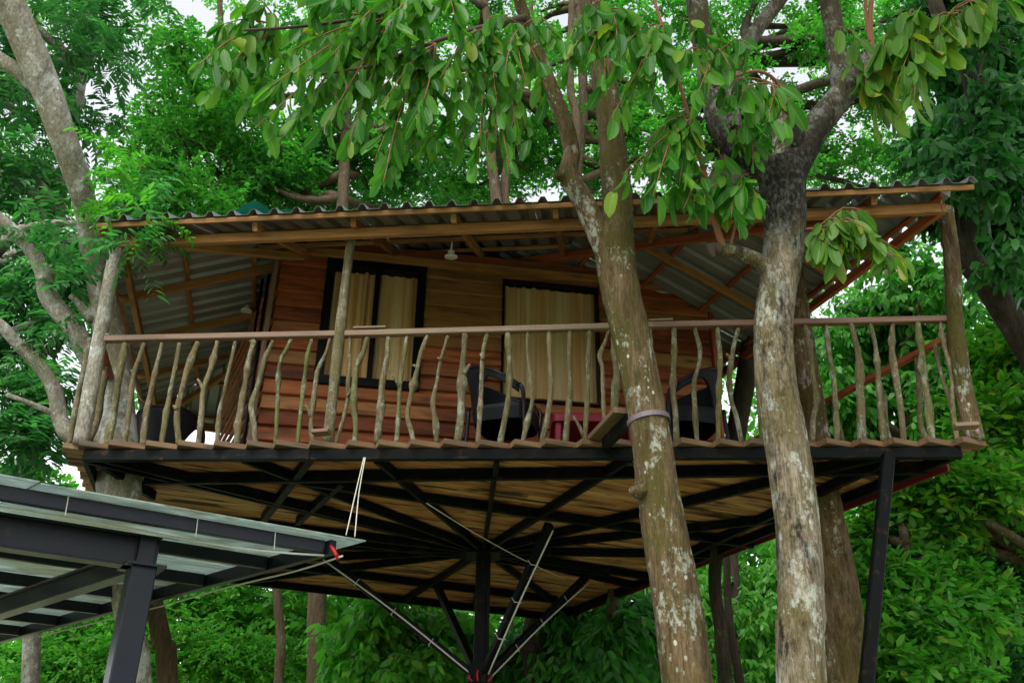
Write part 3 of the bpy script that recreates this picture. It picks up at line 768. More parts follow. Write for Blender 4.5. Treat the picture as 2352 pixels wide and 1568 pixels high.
# =================================================================== RAILINGS
def onfront(x, y, inset=0.07):
    p0 = FL + fin * inset; return onplane(x, y, (p0[0], p0[1], 4), np.array([fin[0], fin[1], 0]))
rail = thing('balcony_railing', (0, 6.75, ZT), 'rustic front railing of crooked stick balusters along the deck edge', 'railing')
BAL = [([(161, 1016), (178, 900), (206, 778)], 14), ([(245, 1024), (262, 930), (287, 788)], 17), ([(286, 1024), (309, 860), (330, 788)], 11), ([(326, 1024), (345, 900), (371, 788)], 12), ([(369, 1022), (388, 900), (413, 788)], 12),
 ([(410, 1022), (406, 940), (425, 870), (454, 786)], 14), ([(454, 1021), (468, 900), (498, 784)], 12), ([(500, 1021), (503, 935), (520, 871), (541, 784)], 9), ([(544, 1020), (560, 880), (585, 782)], 14), ([(588, 1019), (578, 928), (609, 826), (626, 782)], 12),
 ([(632, 1019), (641, 836), (670, 779)], 10), ([(682, 1017), (700, 860), (716, 779)], 10), ([(721, 1012), (714, 959), (728, 847), (758, 776)], 11), ([(772, 1012), (797, 911), (804, 850), (804, 774)], 9), ([(816, 1015), (813, 928), (821, 837), (845, 774)], 13),
 ([(864, 1014), (880, 880), (893, 774)], 15), ([(910, 1012), (917, 888), (937, 772)], 10), ([(952, 1009), (937, 952), (961, 843), (983, 771)], 12), ([(1002, 1010), (996, 928), (1012, 826), (1029, 771)], 10), ([(1049, 1007), (1063, 860), (1068, 767)], 16),
 ([(1098, 1009), (1109, 826), (1119, 765)], 11), ([(1150, 1005), (1168, 911), (1165, 762)], 13), ([(1200, 1005), (1222, 921), (1212, 826), (1212, 760)], 9), ([(1246, 1003), (1267, 894), (1262, 760)], 13), ([(1297, 1002), (1309, 894), (1308, 757)], 12),
 ([(1341, 1002), (1352, 826), (1355, 757)], 12), ([(1392, 1000), (1384, 860), (1377, 816), (1399, 757)], 10), ([(1413, 1000), (1416, 860), (1410, 760)], 17), ([(1498, 1000), (1492, 880), (1494, 755)], 13), ([(1552, 998), (1544, 894), (1547, 754)], 14),
 ([(1600, 1002), (1596, 877), (1607, 803), (1598, 754)], 11), ([(1649, 1002), (1652, 826), (1649, 752)], 12), ([(1702, 1002), (1680, 911), (1678, 826), (1695, 754)], 11), ([(1750, 1000), (1746, 880), (1742, 752)], 12), ([(1863, 1000), (1880, 911), (1862, 809), (1846, 745)], 12),
 ([(1918, 997), (1913, 860), (1897, 745)], 12), ([(1977, 1000), (1972, 826), (1952, 743)], 17), ([(2028, 995), (2018, 826), (1999, 743)], 12), ([(2074, 998), (2052, 826), (2052, 742)], 13), ([(2140, 1002), (2120, 860), (2105, 740)], 16), ([(2195, 997), (2185, 860), (2159, 740)], 10)]
STUB = {2: (1, -9, -10), 5: (1, -8, -8), 6: (1, -14, -30), 8: (2, -12, 2), 12: (1, -12, -30), 13: (1, 10, -20), 16: (1, -22, -38), 17: (2, -16, -4), 18: (2, -8, -4), 19: (1, 16, -24), 20: (1, -6, -14), 22: (1, 8, -12), 25: (0, -24, -46), 32: (2, -10, -14), 39: (1, 10, -8)}
def stick(pts3, w, parent, seed, stub=None, name='baluster'):
    r = random.Random(seed); P = []
    for i, p in enumerate(pts3): P.append(np.array(p) + np.array([r.uniform(-.006, .006), r.uniform(-.03, .03) if 0 < i < len(pts3) - 1 else 0, 0]))
    q = []
    for a, b in zip(P[:-1], P[1:]):
        q.append(a); q.append((a + b) / 2 + np.array([r.uniform(-.012, .012), r.uniform(-.01, .01), 0]))
    q.append(P[-1])
    rad = [w / 2 * (1.1 - .25 * i / (len(q) - 1)) * r.uniform(.86, 1.14) for i in range(len(q))]
    q, rad = smooth_path(q, rad, .05); rad = np.array(rad)
    for _ in range(r.choice([1, 2, 2, 3])):
        k = r.randrange(2, len(rad) - 2); rad[k] *= r.uniform(1.2, 1.5); rad[k - 1] *= 1.1; rad[k + 1] *= 1.12
    vs, fs = tube_geo(q, rad, 9, .025, .15, seed)
    vs = list(vs); fs = list(fs)
    if stub is not None:
        v2, f2 = tube_geo([stub[0], (np.array(stub[0]) + stub[1]) / 2 + np.array([.004, 0, .004]), stub[1]], [w * .42, w * .36, w * .22], 6, .04, .1, seed + 9)
        b = len(vs); vs += list(v2); fs += [tuple(i + b for i in f) for f in f2]
    return meshobj(name, vs, fs, M['stick'], parent, smooth=True)
for i, (pts, w) in enumerate(BAL):
    p3 = [onfront(*p) for p in pts]; p3[0][2] = min(p3[0][2], ZT + .002); wm = w * mpp(p3[0])
    st = None
    if i in STUB:
        k, dx, dy = STUB[i]; k = min(k, len(pts) - 1); b_ = pts[k]; st = (onfront(*b_), onfront(b_[0] + dx, b_[1] + dy))
    stick(p3, wm, rail, 100 + i, st)
for (a, b, m) in (((216, 780), (868, 766), 0), ((868, 766), (1500, 748), 1), ((1500, 748), (2208, 733), 2)):
    pa, pb = onfront(*a), onfront(*b)
    beam('handrail', pa, pb, 0.06, 0.052, M['grey_wood'], rail, c=0.006)
for (a, b) in (((812, 758), (886, 756)), ((1490, 741), (1545, 739)), ((222, 775), (252, 774))):
    pa, pb = onfront(*a), onfront(*b); beam('splice_batten', pa + [0, 0, .015], pb + [0, 0, .015], 0.05, 0.02, M['grey_wood'], rail)
def post(pts, name, label, seed, m='stick'):
    P = [onfront(x, y, ins) for x, y, w, ins in pts]; P[0][2] = ZT
    rad = [w / 2 * mpp(p) for (x, y, w, i_), p in zip(pts, P)]
    o = tube(name, P, rad, M[m], rail, 14, .06, .07, seed); o['label'] = label
post([(187, 1010, 36, .05), (225, 800, 34, .07), (255, 640, 32, .10), (268, 562, 30, .12)], 'post', 'grey leaning post at the left end', 4, 'bark4')
post([(753, 1006, 26, .05), (768, 880, 24, .06), (781, 760, 27, .06), (790, 680, 21, .08), (800, 600, 21, .09), (809, 536, 22, .1)], 'post', 'greenish slim post in front of the black window', 5)
post([(2234, 992, 44, .05), (2205, 850, 42, .05), (2192, 724, 38, .05), (2186, 590, 36, .02), (2172, 480, 34, 0)], 'post', 'thick mossy post at the right end', 6, 'bark1')
# side railings
def side_rail(p0, p1, label, n, seed, skip=()):
    th = thing('side_railing', (*((p0 + p1) / 2), ZT), label, 'railing')
    r = random.Random(seed); d = nrm(p1 - p0); L = np.linalg.norm(p1 - p0)
    beam('handrail', (*p0, 5.13), (*p1, 5.13), 0.055, 0.05, M['redrafter'], th)
    for k in range(n):
        q = p0 + d * (L * (k + .5 + r.uniform(-.18, .18)) / n); a = np.array([q[0], q[1], ZT]); b = np.array([q[0] + r.uniform(-.05, .05) + d[0] * .04, q[1] + d[1] * r.uniform(-.1, .1), 5.11])
        m1 = a * .6 + b * .4 + np.array([r.uniform(-.04, .04), r.uniform(-.04, .04), 0])
        stick([a, m1, b], r.uniform(.034, .055), th, seed * 50 + k)
side_rail(FR + rin * .08 + rdir * .12, BR + rin * .08 - rdir * 2.0, 'railing of sticks with a reddish handrail on the right side of the deck', 18, 3)
side_rail(BL + lin * .08 + ldir * .3, FL + lin * .08 - ldir * .15, 'railing of sticks on the left side of the deck by the tree trunk', 13, 4)

# =================================================================== FURNITURE
def chair(loc, rot, label, back_turn=0.0):
    """tub chair, faces local +X"""
    th = thing('wicker_chair', loc, label, 'chair', 'black wicker tub chairs on the balcony')
    m = Matrix.Translation(Vector(loc)) @ Matrix.Rotation(rot, 4, 'Z')
    T = lambda p: tuple(m @ Vector(p))
    # backrest shell with arms: height profile falls from the back to the front
    na, nh = 36, 8; vs, uv = [], []
    def hgt(a):   # a = 0 back .. 1 front
        return 0.80 - 0.02 * a - 0.20 * max(0, (a - .35) / .65) ** 1.3
    def low(a):   # lower edge: seat at the back, arch opening under the arms
        return 0.40 + (hgt(a) - 0.06 - 0.40) * min(1, max(0, (a - .38) / .22)) ** 0.8
    for i in range(na + 1):
        s = -1 + 2 * i / na; ang = math.pi + s * math.radians(128); a = abs(s)
        for j in range(nh + 1):
            z = low(a) + (hgt(a) - low(a)) * j / nh; fl_ = 1 + .20 * (z - .40) / .4
            vs.append(T((0.27 * fl_ * math.cos(ang) + .02 - .04 * (z - .4), 0.27 * fl_ * math.sin(ang), z))); uv.append((i / na * 1.0, z))
    fs = [(i * (nh + 1) + j, (i + 1) * (nh + 1) + j, (i + 1) * (nh + 1) + j + 1, i * (nh + 1) + j + 1) for i in range(na) for j in range(nh)]
    o = meshobj('backrest', vs, fs, M['wicker'], th, smooth=True, uvs=uv)
    md = o.modifiers.new('thick', 'SOLIDIFY'); md.thickness = 0.022; md.offset = 0
    rim = []
    for i in range(na + 1):
        s = -1 + 2 * i / na; ang = math.pi + s * math.radians(128); a = abs(s); z = hgt(a); fl_ = 1 + .20 * (z - .40) / .4
        rim.append(T((0.27 * fl_ * math.cos(ang) + .02 - .04 * (z - .4), 0.27 * fl_ * math.sin(ang), z)))
    tube('rim', rim, 0.016, M['wicker'], o, sides=8, step=.05, amp=0)
    # seat with rounded apron
    vs, uv = [], []; n = 28
    for (z, k) in ((.30, .93), (.40, 1.0), (.43, .98), (.435, .86)):
        for i in range(n):
            t = 2 * math.pi * i / n; c_, s_ = math.cos(t), math.sin(t); p = 4.0
            rr = (abs(c_) ** p + abs(s_) ** p) ** (-1 / p) * .255 * k
            vs.append(T((rr * c_ + .01, rr * s_, z))); uv.append((i / n, z))
    fs = [(a * n + i, a * n + (i + 1) % n, (a + 1) * n + (i + 1) % n, (a + 1) * n + i) for a in range(3) for i in range(n)] + [tuple(range(3 * n, 4 * n))]
    meshobj('seat', vs, fs, M['wicker'], th, smooth=False, uvs=uv)
    for sx, sy in ((1, 1), (1, -1), (-1, 1), (-1, -1)):
        top = (0.235 * sx, 0.235 * sy, .42); 
        P = [T((0.25 * sx + .0, 0.255 * sy, 0)), T((0.24 * sx, .24 * sy, .25)), T(top)]
        if sx > 0: P += [T((.235, .268 * sy, .52)), T((.205, .262 * sy, .575))]
        tube('leg', P, 0.017, M['wicker'], th, sides=8, step=.08, amp=0)
    return th
CH = [((-0.05, 7.22), math.radians(-18), 'black wicker tub chair facing right below the large single window'),
      ((1.46, 7.22), math.radians(190), 'black wicker tub chair facing left between the cabin corner and the pale trunk'),
      ((-3.22, 8.3), math.radians(80), 'black wicker tub chair turned away at the left end of the deck')]
for (xy, r_, l_) in CH: chair((*xy, ZT), r_, l_)
tb = thing('plastic_table', (0.72, 7.75, ZT), 'low dark red plastic table between the chairs under the window', 'table')
def rr_ring(cx, cy, a, b, rad, z, n=6):
    out = []
    for (sx, sy, t0) in ((1, 1, 0), (-1, 1, 90), (-1, -1, 180), (1, -1, 270)):
        for k in range(n + 1):
            t = math.radians(t0 + 90 * k / n); out.append((cx + sx * (a - rad) + rad * math.cos(t), cy + sy * (b - rad) + rad * math.sin(t), z))
    return out
rings = [rr_ring(.72, 7.75, .37, .34, .06, ZT + z) if k == 0 else rr_ring(.72, 7.75, .37 - d_, .34 - d_, .06, ZT + z) for k, (z, d_) in enumerate(((.47, .005), (.535, 0), (.55, .012)))]
nn = len(rings[0]); vs = [p for r_ in rings for p in r_]
fs = [(a * nn + i, a * nn + (i + 1) % nn, (a + 1) * nn + (i + 1) % nn, (a + 1) * nn + i) for a in range(2) for i in range(nn)] + [tuple(range(2 * nn, 3 * nn)), tuple(range(nn - 1, -1, -1))]
meshobj('tabletop', vs, fs, M['redtable'], tb)
for sx, sy in ((1, 1), (1, -1), (-1, 1), (-1, -1)):
    beam('leg', (.72 + .33 * sx, 7.75 + .30 * sy, ZT), (.72 + .31 * sx, 7.75 + .28 * sy, ZT + .50), .06, .06, M['redtable'], tb, up=(1, 0, 0), c=.012)
# lamps
def lamp(p, label, tilt, base_up):
    th = thing('ceiling_lamp', p, label, 'lamp', 'round white lamps under the roof')
    m = Matrix.Translation(Vector(p)) @ Matrix.Rotation(tilt, 4, 'X')
    def lathe(prof, name, n=24):
        vs = [tuple(m @ Vector((r_ * math.cos(2 * math.pi * i / n), r_ * math.sin(2 * math.pi * i / n), z))) for r_, z in prof for i in range(n)]
        fs = [(a * n + i, a * n + (i + 1) % n, (a + 1) * n + (i + 1) % n, (a + 1) * n + i) for a in range(len(prof) - 1) for i in range(n)] + [tuple(range(n - 1, -1, -1)), tuple(range((len(prof) - 1) * n, len(prof) * n))]
        return meshobj(name, vs, fs, M['white'], th, smooth=False)
    lathe([(.052, -.012), (.062, -.008), (.066, .004), (.060, .012)], 'lamp_disc'); lathe([(.034, .013), (.032, .06), (.022, .065)], 'lamp_housing')
    P = [tuple(m @ Vector((0, 0, .065))), tuple(m @ Vector((.005, .01, base_up)))]
    tube('lamp_stem', P, .008, M['white'], th, sides=6, step=.1, amp=0)
lp = aty(566, 714, 9.1); lamp(lp, 'round white lamp under the left roof side beside the wall', 0, max(.1, zroof(lp) - .1 - lp[2]))
lp = aty(1036, 590, 7.75); lamp(lp, 'round white lamp under the front eave above the cabin windows', math.radians(12), max(.09, zroof(lp) - .06 - lp[2]))
# tarp on the roof
def tarp():
    r = random.Random(5); c_ = aty(585, 482, 7.0); c_[2] = zroof(c_[:2]) + .02
    nu, nv = 18, 8; vs = []
    for j in range(nv + 1):
        for i in range(nu + 1):
            u = -0.42 + .95 * i / nu; v = -.15 + .55 * j / nv; x, y = c_[0] + u, c_[1] + .15 + v
            edge = min(1, 3 * min(i, nu - i) / nu * 1.2) * min(1, 4 * min(j + .3, nv - j) / nv)
            h = .06 + edge * (.15 * math.exp(-((u + .12) / .34) ** 2) + .07 + .035 * math.sin(u * 19 + j) + .02 * math.sin(j * 2.1 + i * .7))
            vs.append((x, y, zroof((x, y)) + h))
    fs = [(j * (nu + 1) + i, j * (nu + 1) + i + 1, (j + 1) * (nu + 1) + i + 1, (j + 1) * (nu + 1) + i) for j in range(nv) for i in range(nu)]
    o = meshobj('tarpaulin', vs, fs, M['tarp'], smooth=True); md = o.modifiers.new('t', 'SOLIDIFY'); md.thickness = .006
    tag(o, 'crumpled dark green tarpaulin lying on the roof edge', 'tarp')
tarp()
# conduit hanging under the left eave
q = [aty(x, y, Y) for x, y, Y in ((262, 640, 7.7), (278, 700, 8.2), (292, 740, 8.6), (300, 830, 9.3), (318, 905, 10.2), (335, 925, 10.6))]
o = tube('conduit', q, .012, M['cable'], None, sides=6, step=.1, amp=0); tag(o, 'pale cable looping along the left eave beam', 'cable')

# =================================================================== CANOPY (lower left)
ZC = 3.3
cc = atz(800, 1240, ZC)[:2]; nd = nrm(atz(0, 1100, ZC)[:2] - cc); fd = nrm(atz(0, 1470, ZC)[:2] - atz(745, 1270, ZC)[:2])
canopy = thing('steel_canopy', (*(cc + nd * 1.6 + fd * .9), 0), 'low black steel canopy with weathered grey green panels in the foreground', 'canopy')
def cpt(a, b, z): p = cc + nd * a + fd * b; return np.array([p[0], p[1], z])
seams = [-.02, 1.18, 2.36, 3.54, 4.72, 6.0]; aw = [-.12, 1.9, 4.3]
for i in range(len(seams) - 1):
    for j in range(2):
        a0, a1, b0, b1 = aw[j] + .004, aw[j + 1] - .004, seams[i] + .004, seams[i + 1] - .004
        if i == 0: b0 -= .0
        mtx = frame_m(cpt(a0, (b0 + b1) / 2, ZC + .012 + .003 * j), cpt(a1, (b0 + b1) / 2, ZC + .012 + .003 * j))
        l = a1 - a0; w = (b1 - b0) * abs(np.cross(nd, fd)); sh = np.dot(nd, fd)
        # sheared sheet
        vs = []
        for z in (-.004, .004):
            for (a, b) in ((a0, b0), (a1, b0), (a1, b1), (a0, b1)):
                p = cpt(a, b, ZC + .012 + z + .009 * j); vs.append(tuple(mtx.inverted() @ Vector(p)))
        meshobj('panel', vs, [(3, 2, 1, 0), (4, 5, 6, 7), (0, 1, 5, 4), (1, 2, 6, 5), (2, 3, 7, 6), (3, 0, 4, 7)], M['panel'], canopy, mtx)
for b in (.11, .755, 1.56, 2.42, 3.2, 4.0, 4.78, 5.6):
    beam('purlin', cpt(.1, b, ZC - .045), cpt(4.3, b, ZC - .045), .045, .085, M['steel2'], canopy)
beam('edge_beam', cpt(.07, .05, ZC - .05), cpt(.07, 6.0, ZC - .05), .05, .095, M['steel2'], canopy)
def ibeam(p0, p1, h, w, name, label):
    mb = MB(); p0 = np.array(p0); p1 = np.array(p1)
    beam_into(mb, p0 + [0, 0, h / 2 - .006], p1 + [0, 0, h / 2 - .006], w, .012); beam_into(mb, p0 - [0, 0, h / 2 - .006], p1 - [0, 0, h / 2 - .006], w, .012); beam_into(mb, p0, p1, .012, h - .024)
    o = mb.build(name, M['steel2'], canopy); o['label'] = label
J = atz(332, 1270, ZC - .19); zi = ZC - .19
ja = J[:2]
ibeam((*(ja - nd * .08), zi), (*(ja + nd * 3.2), zi), .20, .12, 'beam', 'deep steel beam running to the left edge')
ibeam((*(ja + fd * .1 - nd * .05), zi - .02), (*(ja + fd * 4.6 - nd * .1), zi - .02), .15, .1, 'beam', 'second steel beam splayed away from the post')
cpm = MB(); beam_into(cpm, (*ja, 0), (*ja, zi - .1), .17, .15, up=(nd[0], nd[1], 0), c=.008); beam_into(cpm, (*ja, zi - .10), (*ja, zi - .085), .26, .24, up=(nd[0], nd[1], 0)); beam_into(cpm, (*ja, zi - .085), (*ja, zi + .1), .11, .10, up=(nd[0], nd[1], 0))
cpm.build('post', M['steel2'], canopy)
tube('cable', [cpt(.03, .0, ZC - .11), cpt(.02, .5, ZC - .125), cpt(.03, 1.4, ZC - .12), cpt(.02, 2.5, ZC - .13), cpt(.03, 4.5, ZC - .12)], .007, M['cable'], canopy, sides=6, step=.15, amp=0)
tube('cable', [cpt(.12, .06, ZC - .11), cpt(.5, .12, ZC - .13), cpt(.9, .22, ZC - .11), cpt(1.5, .20, ZC - .10), cpt(3.4, .19, ZC - .10)], .007, M['cable'], canopy, sides=6, step=.15, amp=0)
for a in (.45, .95, 1.7): beam('cable_tie', cpt(a, .075, ZC - .12), cpt(a + .006, .075, ZC - .01), .006, .006, M['cable'], canopy, c=.001)
for k, (a, b) in enumerate(((.10, .03), (.04, .10))):
    p = cpt(a, b, ZC - .05); tube('red_clamp', [p, p + np.array([.04, -.03, -.05]), p + np.array([.05, -.03, -.075])], .013, M['redclip'], canopy, sides=7, step=.04, amp=.15, seed=k)

# =================================================================== TREES
def path_px(pts, ground=True):
    P = []; rad = []
    for (x, y, w, Y) in pts:
        p = aty(x, y, Y); P.append(p); rad.append(w / 2 * mpp(p))
    if ground:
        d = P[0] - P[1]; d = d / max(-d[2], .2); h = P[0][2]
        P.insert(0, P[0] + np.array([d[0] * h * .5, d[1] * h * .5, -h + .0])); rad.insert(0, rad[0] * 1.25)
    return P, rad
def tree(name, label, trunk_pts, barkm, branches=(), sides=20, amp=.05, seed=1, group=None, step=.07, ridge=0.0):
    P, rad = path_px(trunk_pts)
    th = thing(name, tuple(P[0]), label, 'tree', group)
    vs, fs = tube_geo(P, rad, sides, step, amp, seed, .5 if ridge else 1, ridge)
    meshobj('trunk', vs, fs, M[barkm], th, smooth=True)
    for k, br in enumerate(branches):
        P, rad = path_px(br, False)
        vs, fs = tube_geo(P, rad, max(8, sides - 6), step * .8, amp, seed + 10 + k, .5 if ridge else 1, ridge)
        meshobj('branch', vs, fs, M[barkm], th, smooth=True)
    return th
Y1, Y2 = 6.0, 5.85
T1 = tree('broadleaf_tree', 'mossy brown forked trunk in front of the deck tied with a metal strap', [(1578, 1568, 118, Y1), (1548, 1350, 110, Y1), (1515, 1150, 100, Y1), (1490, 970, 90, Y1), (1457, 800, 85, Y1), (1425, 660, 86, Y1), (1412, 560, 88, Y1), (1418, 480, 70, Y1), (1410, 380, 62, Y1), (1396, 250, 58, Y1), (1375, 100, 55, Y1), (1352, -20, 52, Y1), (1320, -260, 44, Y1)],
    'bark1', [[(1400, 590, 60, Y1), (1372, 530, 56, Y1 - .02), (1345, 470, 50, Y1 - .05), (1308, 405, 46, Y1 - .1), (1312, 345, 38, Y1 - .1), (1290, 260, 36, Y1 - .15), (1240, 140, 32, Y1 - .2), (1205, 40, 27, Y1 - .3), (1170, -80, 24, Y1 - .4)],
              [(1300, 410, 26, Y1 - .1), (1285, 405, 20, Y1 - .15), (1276, 402, 12, Y1 - .2)],
              [(1480, 1128, 40, Y1 - .05), (1458, 1128, 30, Y1 - .12), (1450, 1120, 16, Y1 - .14)]], seed=3, sides=48, step=.03, ridge=.007)
T2 = tree('broadleaf_tree', 'pale lichen spotted trunk with a dark forked top before the deck on the right', [(1842, 1568, 114, Y2), (1840, 1400, 108, Y2), (1830, 1200, 100, Y2), (1803, 1000, 98, Y2), (1784, 900, 92, Y2), (1776, 770, 88, Y2), (1783, 680, 86, Y2), (1797, 590, 90, Y2), (1802, 500, 96, Y2), (1798, 430, 106, Y2), (1795, 385, 100, Y2)],
    'bark2', [[(1800, 440, 80, Y2), (1830, 370, 72, Y2), (1880, 285, 65, Y2), (1940, 212, 60, Y2), (2004, 140, 56, Y2)],
              [(1795, 440, 74, Y2), (1755, 385, 62, Y2), (1690, 340, 52, Y2), (1645, 275, 44, Y2), (1622, 150, 46, Y2), (1608, 60, 50, Y2), (1590, -80, 46, Y2)],
              [(1690, 345, 36, Y2 + .05), (1684, 240, 32, Y2 + .1), (1692, 150, 32, Y2 + .15), (1730, 80, 34, Y2 + .2), (1795, -5, 32, Y2 + .25), (1850, -90, 30, Y2 + .3)],
              [(1938, 230, 40, Y2 + .1), (1930, 190, 42, Y2 + .15), (1920, 100, 44, Y2 + .2), (1903, -10, 40, Y2 + .2), (1890, -120, 38, Y2 + .2)],
              [(1828, 345, 34, Y2 - .05), (1832, 300, 32, Y2 - .1), (1825, 258, 26, Y2 - .14)],
              [(1730, 370, 34, Y2 - .05), (1705, 330, 32, Y2 - .1), (1686, 292, 28, Y2 - .14)],
              [(1775, 625, 50, Y2 - .02), (1740, 598, 34, Y2 - .06), (1700, 582, 30, Y2 - .1), (1655, 574, 30, Y2 - .14)]], seed=8, amp=.06, sides=48, step=.03, ridge=.008)
def cutmark(x, y, Y, w, parent, name='cut_face'):
    p = aty(x, y, Y); r = w / 2 * mpp(p)
    tube(name, [p, p + np.array([0.004, -.012, .012])], [r, r * .92], M['bark_dark'], parent, sides=12, step=.02, amp=.1)
cutmark(1826, 258, Y2 - .16, 26, T2); cutmark(1686, 290, Y2 - .16, 28, T2)
# shoots from the cut branches
def shoot(pts, parent, m='twig'):
    P, rad = path_px(pts, False); return tube('shoot', P, rad, M[m], parent, sides=7, step=.05, amp=.06)
shoot([(1662, 575, 20, 5.7), (1640, 500, 14, 5.65), (1618, 400, 12, 5.6), (1590, 300, 11, 5.55), (1560, 190, 9, 5.5), (1530, 90, 8, 5.4), (1490, -40, 7, 5.3)], T2)
shoot([(1676, 570, 9, 5.7), (1690, 500, 7, 5.65), (1684, 440, 6, 5.6)], T2); shoot([(1655, 575, 30, 5.7), (1632, 568, 24, 5.68), (1640, 590, 10, 5.66)], T2, 'twigd')
shoot([(2002, 150, 26, 5.8), (2000, 90, 14, 5.75), (1998, 40, 12, 5.7), (2005, -30, 10, 5.6)], T2); shoot([(1998, 100, 9, 5.75), (1990, 40, 8, 5.7), (1985, -30, 7, 5.6)], T2)
shoot([(2008, 150, 10, 5.75), (2050, 90, 7, 5.6), (2120, 55, 6, 5.4), (2200, 30, 5, 5.2)], T2); shoot([(1812, 250, 12, 5.7), (1800, 215, 9, 5.6), (1770, 175, 8, 5.5), (1720, 165, 7, 5.4), (1640, 200, 6, 5.3)], T2)
shoot([(1810, 260, 9, 5.7), (1780, 240, 7, 5.6), (1730, 225, 6, 5.5)], T2)
shoot([(1840, 530, 8, 5.8), (1880, 525, 6, 5.7), (1940, 540, 5, 5.6), (2000, 560, 5, 5.5), (2050, 590, 4, 5.45)], T2); shoot([(1840, 560, 6, 5.8), (1880, 560, 5, 5.65), (1920, 590, 4, 5.55)], T2)
# strap round the near trunk
def ring_band(c, r, h, axis, name, m, parent, n=28):
    z = nrm(axis); x = nrm(np.cross(z, [0, 1, 0])); y = np.cross(z, x); vs = []
    for (rr, hh) in ((r, -h), (r + .006, -h), (r + .006, h), (r, h)):
        for i in range(n):
            t = 2 * math.pi * i / n; vs.append(np.array(c) + x * rr * math.cos(t) + y * rr * math.sin(t) + z * hh)
    fs = [(a * n + i, a * n + (i + 1) % n, ((a + 1) % 4) * n + (i + 1) % n, ((a + 1) % 4) * n + i) for a in range(4) for i in range(n)]
    return meshobj(name, vs, fs, m, parent)
ring_band(T1S, 45 * mpp(T1S) * 1.06, .018, (-.12, .05, 1), 'strap', M['pole'], T1)

T4 = tree('leaning_tree', 'grey smooth trunk rising through the left end of the deck', [(322, 1568, 50, 7.6), (296, 1450, 48, 7.6), (282, 1330, 58, 7.6), (276, 1180, 92, 7.5), (272, 1090, 100, 7.5), (270, 980, 82, 7.6), (264, 860, 74, 7.7), (248, 740, 66, 7.6), (228, 640, 58, 7.5), (212, 560, 56, 7.3), (198, 480, 52, 7.1), (178, 410, 54, 6.9), (150, 330, 60, 6.7), (112, 220, 66, 6.5), (66, 110, 70, 6.3), (18, 0, 72, 6.1), (-60, -150, 66, 5.9), (-190, -420, 52, 5.6), (-300, -800, 30, 5.4)],
    'bark4', [[(225, 850, 56, 7.6), (195, 800, 50, 7.55), (152, 735, 44, 7.5), (112, 680, 42, 7.45), (98, 620, 38, 7.4), (66, 565, 34, 7.3), (10, 515, 32, 7.2), (-80, 440, 28, 7.0)],
              [(262, 1010, 40, 7.6), (200, 1010, 36, 7.55), (158, 998, 36, 7.5), (138, 960, 36, 7.5), (126, 900, 34, 7.45), (96, 848, 30, 7.4), (45, 795, 27, 7.3), (0, 745, 25, 7.2), (-70, 690, 22, 7.1)],
              [(134, 955, 16, 7.5), (85, 932, 12, 7.4), (15, 905, 10, 7.3)], [(100, 200, 44, 6.5), (60, 175, 36, 6.45), (20, 150, 34, 6.4), (-50, 105, 30, 6.3)],
              [(215, 735, 26, 7.55), (196, 715, 22, 7.5), (176, 690, 14, 7.45), (160, 680, 10, 7.4)]], seed=21, amp=.045, sides=36, step=.04, ridge=.004)
T3 = tree('broadleaf_tree', 'dark mossy trunk leaning up to the deck behind the pale trunk', [(1948, 1568, 105, 7.9), (1930, 1400, 98, 7.8), (1910, 1250, 80, 7.7), (1896, 1140, 62, 7.6), (1872, 980, 60, 7.6), (1840, 780, 58, 7.6), (1815, 600, 50, 7.6), (1800, 430, 44, 7.6), (1790, 200, 38, 7.6)], 'bark1', seed=31, sides=32, step=.05, ridge=.007)
T6 = tree('broadleaf_tree', 'slim trunk meeting the right rear edge of the deck', [(1666, 1568, 34, 9.4), (1655, 1440, 30, 9.4), (1643, 1290, 29, 9.45), (1690, 1000, 44, 9.2), (1728, 760, 48, 9.0), (1712, 640, 50, 8.95), (1690, 480, 46, 8.9), (1680, 200, 40, 8.9)], 'bark_dark', seed=33)
T5 = tree('broadleaf_tree', 'dark forked trunk slanting in from the right edge beside the roof corner', [(2560, 1200, 74, 7.6), (2450, 950, 68, 7.6), (2352, 782, 64, 7.6), (2270, 655, 60, 7.55), (2212, 575, 58, 7.5), (2215, 520, 52, 7.5), (2240, 450, 44, 7.5), (2256, 370, 40, 7.5), (2250, 270, 36, 7.5), (2215, 150, 36, 7.5), (2165, 60, 34, 7.5), (2135, -40, 30, 7.5)],
    'bark_dark', [[(2212, 585, 40, 7.5), (2195, 545, 30, 7.45), (2190, 500, 26, 7.4), (2196, 430, 22, 7.4)], [(2215, 165, 26, 7.5), (2270, 120, 22, 7.4), (2330, 60, 20, 7.3), (2400, 0, 18, 7.2)], [(2250, 320, 20, 7.5), (2256, 200, 18, 7.6), (2262, 90, 14, 7.7), (2270, -30, 12, 7.8)]], seed=41, sides=32, step=.05, ridge=.006)

